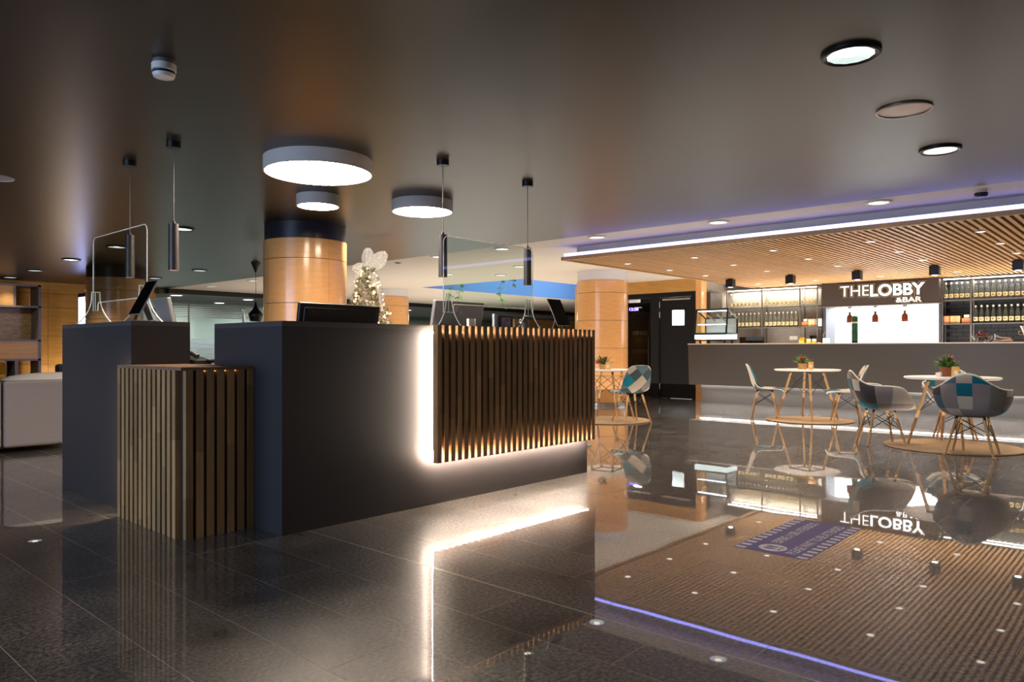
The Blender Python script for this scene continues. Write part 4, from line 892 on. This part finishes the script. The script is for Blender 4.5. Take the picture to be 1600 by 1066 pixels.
def monitor(label, loc, rz, w, h, m, z0, tilt, logo, vents=False):
    # local: back faces -y, the top leans towards -y
    t = thing('monitor', label, 'monitor', loc, rz); a = radians(tilt)
    P = lambda x, l, n: (x, -l * sin(a) + n * cos(a), z0 + l * cos(a) + n * sin(a))
    def slab(x0, x1, l0, l1, n0, n1): return [P(x0, l0, n0), P(x1, l0, n0), P(x1, l0, n1), P(x0, l0, n1), P(x0, l1, n0), P(x1, l1, n0), P(x1, l1, n1), P(x0, l1, n1)]
    MB().quadbox(slab(-w / 2, w / 2, 0, h, -.012, .022)).build('housing', m, t, bevel=.008)
    MB().quadbox(slab(-w / 2 + .006, w / 2 - .006, .006, h - .006, .0222, .0245)).build('display', M_blackgloss, t)
    MB().box((-.10, -.08, 0), (.10, .12, .012)).build('stand_base', M_silver, t, bevel=.003)
    p = P(0, .10, -.02)
    MB().tube([(0, .03, .010), (0, .02, z0 * .6), p], .022, 8).build('stand_neck', M_silver, t)
    if vents:
        MB().quadbox(slab(-w / 2 + .03, w / 2 - .03, .03, h - .03, -.026, -.013)).build('rear_cover', m, t, bevel=.006)
        mv = MB()
        for k in range(34): mv.quadbox(slab(-.27 + k * .016, -.263 + k * .016, h - .075, h - .045, -.0272, -.0262))
        mv.build('vent_slots', M_blackgloss, t)['kind'] = 'stuff'
    if logo:
        # round maker's mark, letters slanted
        c = P(0, h * .72, -.0135); o = text_mesh('hp', .075, .001, .0006, 'maker_mark', M_chrome, 'CENTER', shear=.25)
        for v in o.vertices: v.co = P(v.co.x, h * .70 + v.co.y, -.0135 - v.co.z)
        put('maker_mark', o, t)
        MB().quadbox(slab(-.10, .06, .14, .143, -.0135, -.0122)).build('seam', M_gun, t)
    return t
WSZ = .94
monitor('silver monitor back on the long counter desk, behind the acrylic screen', (4.24, 4.47, WSZ), 0, .56, .345, M_silver, .16, 12, True)
monitor('silver monitor back on the small counter desk, behind the tilted tablet', (2.47, 5.93, WSZ), -pi / 2, .56, .345, M_silver, .16, 12, True)
monitor('black monitor with rear vents on the long counter desk, in front of the wood column', (3.07, 4.46, WSZ), 0, .67, .38, M_black, .05, 10, False, True)
t = thing('telephone', 'black desk phone with a coiled cord between the two counters', 'telephone', (2.37, 5.17, WSZ), radians(20))
MB().prism([(-.09, 0), (.09, 0), (.09, .07), (-.09, .03)], -.08, .08, 'x').build('base', M_black, t, bevel=.004)
MB().tube([(-.05, -.09, .055), (-.05, -.05, .075), (-.05, .05, .10), (-.05, .09, .095)], .018, 8).build('handset', M_black, t, smooth=True)
MB().tube([(.03 + .0017 * k, -.10 + .012 * cos(k * .9), .022 + .012 * sin(k * .9)) for k in range(0, 150)], .0035, 5).build('coiled_cord', M_wire, t)
# small things standing on the counter top
t = thing('card_holder', 'small white card holder on the long counter in front of the silver monitor', 'holder', (4.06, 4.08, 1.207)); MB().box((-.045, -.01, 0), (.02, .01, .075)).build('card', M_paper, t); MB().box((.024, -.012, 0), (.03, .012, .075)).box((-.05, -.02, -.0), (.03, .02, .004)).build('frame', M_edge, t)
t = thing('picture_frame', 'small black framed picture standing on the long counter', 'frame', (4.46, 4.09, 1.207)); MB().box((-.075, -.01, 0), (-.062, .01, .11)).box((.062, -.01, 0), (.075, .01, .11)).box((-.062, -.01, 0), (.062, .01, .012)).box((-.062, -.01, .10), (.062, .01, .11)).build('frame', M_black, t); MB().box((-.062, -.004, .012), (.062, .004, .10)).build('print', vary(mat('print', (150, 150, 190), .4), nscale=30, dark=.4, light=1.5), t)
tag(MB().box((-.02, -.012, 0), (.02, .012, .125)).build('leaflet_holder', mat('pale_acrylic', (200, 216, 226), .2), loc=(4.355, 4.11, 1.207)), 'pale upright leaflet holder beside the small picture frame', 'holder')
t = thing('glass_dome', 'small glass dome ornament on the long counter near a screen foot', 'ornament', (4.68, 4.09, 1.207)); MB().cyl((0, 0, 0), .045, .012, 18).build('base', M_silver, t, smooth=True)
MB().lathe([(.05, .012), (.052, .05), (.042, .08), (.02, .098), (0, .102)], 18).build('dome', clear('dome_glass', (220, 228, 234), ior=1.8), t, smooth=True); MB().lathe([(0, .012), (.02, .015), (.012, .05), (0, .07)], 8).build('figure', M_violet, t)

# ------------------------------------------------------------------ decorated tree behind the counter
TX, TY = 6.12, 8.14
t = thing('christmas_tree', 'frosted decorated tree with fairy lights and a big translucent bow', 'tree', (TX, TY, 0))
MB().cyl((0, 0, 0), .22, .06, 20).build('stand', M_black, t, smooth=True); MB().tube([(0, 0, .05), (0, 0, 2.12)], .03, 8, r1=.008).build('trunk', M_oakdark, t)
R_ = random.Random(11); m = MB(); lights = []; balls = []
for k in range(3000):
    z = .35 + 1.78 * (R_.random() ** 1.15); rad = .62 * (1 - (z - .25) / 2.0) + .03; a = R_.uniform(0, 2 * pi); r = rad * R_.uniform(.45, 1.05)
    c = Vector((r * cos(a), r * sin(a), z)); out = Vector((cos(a), sin(a), R_.uniform(-.1, .55))).normalized(); mi = 0 if R_.random() < .55 else (1 if R_.random() < .6 else 2)
    for q in range(6):
        d = (out + Vector((R_.uniform(-.8, .8), R_.uniform(-.8, .8), R_.uniform(-.6, .8)))).normalized() * R_.uniform(.05, .09); sd = d.cross(Vector((0, 0, 1))).normalized() * .011
        m.face([c - sd, c + d, c + sd], mi)
    if k % 12 == 0: lights.append(c + out * .05)
m.build('foliage', [mat('frosted_needles', (232, 222, 200), .8), mat('green_needles', (124, 142, 110), .7), mat('white_needles', (250, 246, 238), .8)], t)['kind'] = 'stuff'
m = MB()
for p in lights: m.lathe([(0, -.009), (.009, 0), (0, .009)], 5, c=p)
m.build('fairy_lights', emis('fairy_light', (255, 216, 160), 14), t)['kind'] = 'stuff'
bme = MB().lathe([(0, -.028), (.016, -.023), (.027, -.008), (.027, .008), (.016, .023), (0, .028)], 12).mesh('bauble', mat('pearl_bauble', (232, 214, 200), .15, .3), smooth=True)
for k in range(46):
    z = .9 + 1.1 * R_.random(); rad = .62 * (1 - (z - .25) / 2.0) + .04; a = R_.uniform(0, 2 * pi); put('bauble', bme, t, (rad * cos(a), rad * sin(a), z))
M_tulle = bpy.data.materials.new('tulle'); M_tulle.use_nodes = True; N = M_tulle.node_tree.nodes; L = M_tulle.node_tree.links; B = N['Principled BSDF']; B.inputs['Base Color'].default_value = lin(244, 240, 234); B.inputs['Roughness'].default_value = .6
tp = N.new('ShaderNodeBsdfTransparent'); mx = N.new('ShaderNodeMixShader'); nz = N.new('ShaderNodeTexNoise'); nz.inputs['Scale'].default_value = 70; mr = N.new('ShaderNodeMapRange'); mr.inputs[1].default_value = .35; mr.inputs[2].default_value = .7; mr.inputs[3].default_value = .25; mr.inputs[4].default_value = .75
tc = N.new('ShaderNodeTexCoord'); L.new(tc.outputs['Object'], nz.inputs['Vector']); L.new(nz.outputs['Fac'], mr.inputs[0]); L.new(mr.outputs[0], mx.inputs[0]); L.new(tp.outputs[0], mx.inputs[1]); L.new(B.outputs[0], mx.inputs[2]); L.new(mx.outputs[0], N['Material Output'].inputs[0])
rt = Vector((.6695, -.7428, 0)); fw_ = Vector((.7428, .6695, 0)); upv = Vector((0, 0, 1))
def ribbon(pts, w0, name='bow_loop'):
    m = MB(); pts = [Vector((0, 0, 2.12)) + rt * a + upv * b + fw_ * c for a, b, c in pts]
    n0 = len(pts)
    for i, p in enumerate(pts):
        tg = (pts[min(i + 1, n0 - 1)] - pts[max(i - 1, 0)]).normalized(); w = w0 * (.35 + .65 * sin(pi * min(1, .08 + i / (n0 - 1))))
        side = (tg.cross(fw_) * .5 + fw_ * .8).normalized()
        m.v += [tuple(p - side * w), tuple(p + tg.cross(side) * .015), tuple(p + side * w)]
    for i in range(n0 - 1):
        for q in (0, 1): m.f.append((i * 3 + q, i * 3 + q + 1, i * 3 + q + 4, i * 3 + q + 3)); m.m.append(0)
    m.build(name, M_tulle, t, smooth=True)
def petal(ax, az, ln, hw, lean, name='bow_loop'):
    # a loop of wide tulle seen nearly face on: two bulging sheets joined at their edges
    m = MB(); d = (rt * ax + upv * az).normalized(); sd = d.cross(fw_).normalized(); c0 = Vector((0, 0, 2.12)); NL, NW = 12, 6
    for layer in (-1, 1):
        n0 = len(m.v)
        for i in range(NL + 1):
            u = i / NL; w = hw * (sin(pi * min(1, u * .86 + .06)) ** .8) + .004
            for j in range(NW + 1):
                v = 2 * j / NW - 1; p = c0 + d * (ln * u) + sd * (w * v) + fw_ * (layer * .045 * (1 - v * v) * sin(pi * u) + lean * u * u + .008 * sin(9 * v + 3 * u))
                m.v.append(tuple(p))
        for i in range(NL):
            for j in range(NW):
                a = n0 + i * (NW + 1) + j; m.f.append((a, a + 1, a + NW + 2, a + NW + 1)); m.m.append(0)
    m.build(name, M_tulle, t, smooth=True)
petal(.02, 1, .29, .085, -.03); petal(.72, .62, .34, .10, -.05); petal(-.85, .12, .20, .075, -.04); petal(.35, -.75, .26, .07, -.14)
ribbon([(0, 0, -.05), (.07, -.06, -.08), (.12, -.16, -.10), (.17, -.28, -.12), (.20, -.42, -.14), (.22, -.55, -.16)], .06, 'ribbon_tail'); ribbon([(0, 0, -.05), (-.08, -.04, -.08), (-.14, -.12, -.10), (-.17, -.2, -.1)], .04, 'ribbon_tail')

# ------------------------------------------------------------------ hanging plants in the light well
R_ = random.Random(5)
for k, (y, zb, lab) in enumerate([(12.5, 2.05, 'thin hanging vine in the blue light well, furthest from the round column'), (12.17, 1.98, 'thin hanging vine in the blue light well, second from its pointed end'), (10.86, 1.98, 'longest leafy vine hanging before the blue light well beside the pendant'), (10.57, 2.42, 'short curling vine hanging in the blue light well near the pendant')]):
    t = thing('hanging_vine', lab, 'plant', (11.72, y, CZ + 1.1)); d = CZ + 1.1 - zb
    pts = [(.03 * sin(i * .9 + k), .03 * cos(i * 1.1 + k), -d * i / 12) for i in range(13)]; pts[0] = (0, 0, 0)
    MB().tube(pts, .004, 5).build('stem', M_leaf, t)
    m = MB()
    for i in range(12, 6, -1):
        for q in range(3):
            p = Vector(pts[i]) + Vector((0, 0, R_.uniform(-.03, .03))); a = R_.uniform(0, 2 * pi); dd = Vector((cos(a), sin(a), -.5)) * R_.uniform(.09, .14); s = Vector((-sin(a), cos(a), 0)) * .05
            m.face([p, p + dd * .5 + s, p + dd, p + dd * .5 - s], q % 2)
    m.build('leaves', [mat('bright_leaf', (110, 200, 80), .5), M_leaf], t)

# ------------------------------------------------------------------ lounge side
t = thing('sofa', 'long pale grey sofa seen from behind, beside the charcoal counter block', 'sofa', (.30, 8.70, 0))
MB().box((.0, .06, .05), (3.0, .95, .34)).build('base', M_fabric, t, bevel=.02)
for a, b in ((0, 1.765), (1.775, 3.0)): MB().box((a + .004, 0, .055), (b - .004, .20, .725)).build('back', M_fabric, t, bevel=.025)
def pillow(x0, x1, y0, y1, z0, z1):
    m = MB(); NX, NY = 14, 6
    for s in (1, -1):
        for i in range(NX + 1):
            for j in range(NY + 1):
                u, v = 2 * i / NX - 1, 2 * j / NY - 1; k = (1 - abs(u) ** 3) * (1 - abs(v) ** 2.4)
                m.v.append(((x0 + x1) / 2 + (x1 - x0) / 2 * u, (y0 + y1) / 2 + (y1 - y0) / 2 * v, (z0 + z1) / 2 + s * (z1 - z0) / 2 * k ** .6))
    n = (NX + 1) * (NY + 1)
    for i in range(NX):
        for j in range(NY):
            a = i * (NY + 1) + j; m.f += [(a, a + NY + 1, a + NY + 2, a + 1), (n + a, n + a + 1, n + a + NY + 2, n + a + NY + 1)]; m.m += [0, 0]
    return m
pillow(.05, 1.76, .02, .34, .66, .80).build('head_cushion', M_fabriclight, t, smooth=True); pillow(1.80, 2.95, .02, .34, .66, .80).build('head_cushion', M_fabriclight, t, smooth=True)
for x in (.02, 2.88):
    MB().box((x, .15, .34), (x + .1, .95, .58)).build('arm', M_fabric, t, bevel=.03)
MB().box((.12, .20, .34), (2.88, .93, .45)).build('seat_cushion', M_fabric, t, bevel=.03)
for x, y in ((.06, .12), (2.94, .12), (.06, .88), (2.94, .88)): MB().box((x - .02, y - .02, 0), (x + .02, y + .02, .05)).build('foot', M_black, t)

su = thing('wall_shelf_unit', 'grey framed wall shelf unit with wood panels beyond the sofa', 'shelf', (2.2, 17.70, 0))
SWd = 2.69; M_fr = mat('taupe_frame', (112, 100, 92), .5); fz = (.35, .82, 1.22, 1.92, 2.36)
for z in fz: MB().box((0, 0, z - .02), (SWd, .55, z + .02)).build('shelf_board', M_fr, su)
for x in (0, SWd - .05): MB().box((x, 0, 0), (x + .05, .55, 2.38)).build('upright', M_fr, su)
MB().box((2.20, .0, 1.94), (2.24, .55, 2.34)).build('divider', M_fr, su); MB().box((2.22, .0, .37), (2.28, .55, .80)).build('divider', M_fr, su)
M_door = vary(mat('shelf_door_wood', (190, 140, 78), .45), scale=(1.5, 12, 12), nscale=3, dark=.85, light=1.1)
MB().box((.05, .01, 1.94), (2.20, .03, 2.34)).build('door', M_door, su)
for a, b in ((.05, 1.34), (1.35, SWd - .05)): MB().box((a, .01, .84), (b, .03, 1.20)).build('drawer_front', M_door, su)
MB().box((.05, .5, 1.24), (SWd - .05, .53, 1.90)).build('back_panel', vary(mat('figured_panel', (186, 156, 112), .5), nscale=5, scale=(2, 2, 6), dark=.6, light=1.25), su)
MB().box((1.6, .02, .37), (2.0, .5, .80)).build('dark_box', M_oakdark, su)

tt = thing('digital_totem', 'glowing blue digital screen totem beyond the acrylic screen', 'totem', (5.30, 16.30, 0))
MB().box((0, -.05, 0), (.09, .50, 2.18)).build('housing', M_black, tt, bevel=.006)
MB().box((-.004, 0, .35), (-.0005, .45, 2.10)).build('screen', E_screen, tt)
MB().box((-.006, .04, 1.55), (-.0045, .09, 2.0)).box((-.006, .2, 1.55), (-.0045, .25, 2.0)).box((-.006, .09, 1.75), (-.0045, .2, 1.8)).build('screen_mark', emis('screen_white', (240, 240, 255), 4.5), tt)

def lounge_chair(label, loc, rz, m):
    t = thing('lounge_chair', label, 'chair', loc, rz)
    MB().box((-.36, -.34, .22), (.36, .34, .42)).build('seat', m, t, bevel=.05)
    MB().prism([(-.40, .25), (-.24, .25), (-.32, .84), (-.42, .84)], -.36, .36, 'x').build('backrest', m, t, bevel=.04)
    for s in (-1, 1): MB().box((s * .36 - .05, -.36, .25), (s * .36 + .05, .32, .60)).build('arm', m, t, bevel=.04)
    for sx in (-.3, .3):
        for sy in (-.3, .28): MB().tube([(sx, sy, .23), (sx * 1.1, sy * 1.1, 0.012)], .018, 8, r1=.012).build('leg', M_oakdark, t)
lounge_chair('yellow lounge chair beyond the pale sofa, before the shelf unit', (3.12, 15.2, 0), radians(120), M_yellow)
lounge_chair('dark lounge chair peeking past the edge of the charcoal counter block', (3.80, 11.2, 0), radians(200), mat('charcoal_fabric', (52, 50, 52), .9))

# drop shaped pendant
t = thing('pendant_lamp', 'black drop shaped pendant hanging between the counters and wood column', 'lamp', (6.33, 11.5, CZ))
MB().lathe([(0, 0), (.078, 0), (.074, -.02), (.012, -.17), (0, -.175)], 24).build('ceiling_rose', M_black, t, smooth=True)
MB().tube([(0, 0, -.17), (.004, 0, -.40), (0, 0, -.68)], .004, 5).build('cable', M_wire, t)
MB().lathe([(0, -.66), (.014, -.67), (.022, -.72), (.05, -.79), (.112, -.855), (.120, -.875), (.112, -.915), (.092, -.99), (.086, -.988), (.105, -.91), (.112, -.875), (.0, -.80)], 32).build('shade', mat('black_lacquer', (18, 14, 13), .3), t, smooth=True)

# glazed office front in the far distance
gp = thing('glass_partition', 'glazed office front with frosted stripes beyond the drop shaped pendant', 'partition', (7.55, 21.4, 0)); gp['kind'] = 'structure'
MB().box((0, 0, .05), (6.4, .012, 2.37)).build('glass_pane', M_glass, gp)
m = MB()
for k in range(7): m.box((0, -.006, 1.96 + .058 * k), (6.4, -.002, 1.96 + .058 * k + .042))
for k in range(14): m.box((0, -.006, .42 + .066 * k), (6.4, -.002, .42 + .066 * k + .048))
m.build('frosted_stripes', mat('frosted_film', (226, 232, 226), .6, trans=.35), gp)['kind'] = 'stuff'
for x in (0, 2.1, 4.3, 6.36): MB().box((x, -.02, 0), (x + .04, .03, 2.375)).build('mullion', M_silver, gp)
MB().tube([(3.78, -.08, .85), (3.78, -.08, 2.3)], .045, 10).build('pull_handle', M_chrome, gp, smooth=True)
struct(MB().box((7.52, 23.9, 0), (14.1, 24.0, 2.38)), 'wall_office', mat('office_wall', (150, 156, 148), .7), 'pale office wall behind the frosted glass')
struct(MB().box((13.95, 21.4, 0), (14.05, 23.9, 2.38)), 'wall_office', mat('office_wall_side', (180, 190, 184), .7), 'pale side wall of the glazed office')
lamp('AREA', (9.5, 22.7, 2.34), P_OFFICE, (.93, 1, .96), (0, 0, 0), 2.2, 1.2, name='office_light')
lamp('AREA', (12.6, 22.7, 2.34), P_OFFICE * .5, (.86, .96, 1), (0, 0, 0), 1.6, 1.2, name='office_light')
lamp('AREA', (20, 21.5, 2.3), 220, (.9, 1, .95), (0, 0, 0), 8, 3, name='far_hall_fill')  # added area fill with no fixture, brightens the dark far hall
first = None
for k, (x, y) in enumerate([(8.02, 18.42), (10.18, 20.55), (10.02, 18.6), (16.4, 19.6), (18.6, 19.8)]):
    lab = 'cool white downlight in the far low ceiling, ' + ['nearest the panelled wall', 'second from the panelled wall', 'just behind the drop shaped pendant', 'above the low wood partition', 'above the far grey wall'][k]
    if first is None:
        first = thing('downlight', lab, 'light', (x, y, 2.38), group='cool downlights in the far low ceiling')
        MB().lathe([(.16, 0), (.16, -.012), (.13, -.016), (.13, 0)], 24).build('trim_ring', M_rimw, first, smooth=True); MB().lathe([(.131, -.010), (0, -.012)], 24).build('led_lens', emis('cool_led', (206, 220, 255), 6), first)
    else: copytree(first, (x, y, 2.38), label=lab)
    lamp('SPOT', (x, y, 2.35), 60, COOL, (0, 0, 0), .1, spot=120, name='cool_downlight')

# ------------------------------------------------------------------ floor sticker
fs = thing('floor_sticker', 'blue violet waiting sticker with white lettering on the granite floor', 'sticker', (3.70, 1.365, 0))
SWx, SHy = .865, .385
MB().box((0, 0, .0003), (SWx, SHy, .0012)).build('sheet', mat('violet_vinyl', (84, 78, 150), .45), fs)
M_vin = mat('white_vinyl', (232, 228, 234), .5)
dm = MB().box((0, 0, .0012), (.034, .052, .0018)).mesh('dash', M_vin)
for k in range(13):
    for y in (.004, SHy - .056): put('dash', dm, fs, (.006 + k * (SWx - .046) / 12, y, 0))
MB().lathe([(0, .0018), (.072, .0018)], 32, c=(.110, .218, 0)).build('disc', M_vin, fs)
M_vio = bpy.data.materials['violet_vinyl']
def foot(sx, x):
    o = MB(); o.prism([(x + .014 * cos(a) * (1.1 if sin(a) > 0 else .8), .228 + .034 * sin(a)) for a in [i * pi / 8 for i in range(16)]], .0019, .0022)
    o.prism([(x + .010 * cos(a), .178 + .011 * sin(a)) for a in [i * pi / 6 for i in range(12)]], .0019, .0022); o.build('footprint', M_vio, fs)
foot(-1, .090); foot(1, .130)
def floor_text(body, x0, x1, y0, y1):
    me = text_mesh(body, 1, .012, 0, 'lettering', M_vin); a, b = mesh_extent(me, 0); c, d = mesh_extent(me, 1)
    for v in me.vertices: v.co = (x0 + (x1 - x0) * (v.co.x - a) / (b - a), y0 + (y1 - y0) * (v.co.y - c) / (d - c), .0016)
    put('lettering', me, fs)
floor_text('ESPERE A SER ATENDIDO', .222, .815, .222, .278)
floor_text('PLEASE WAIT TO BE ATTENDED', .055, .820, .078, .134)
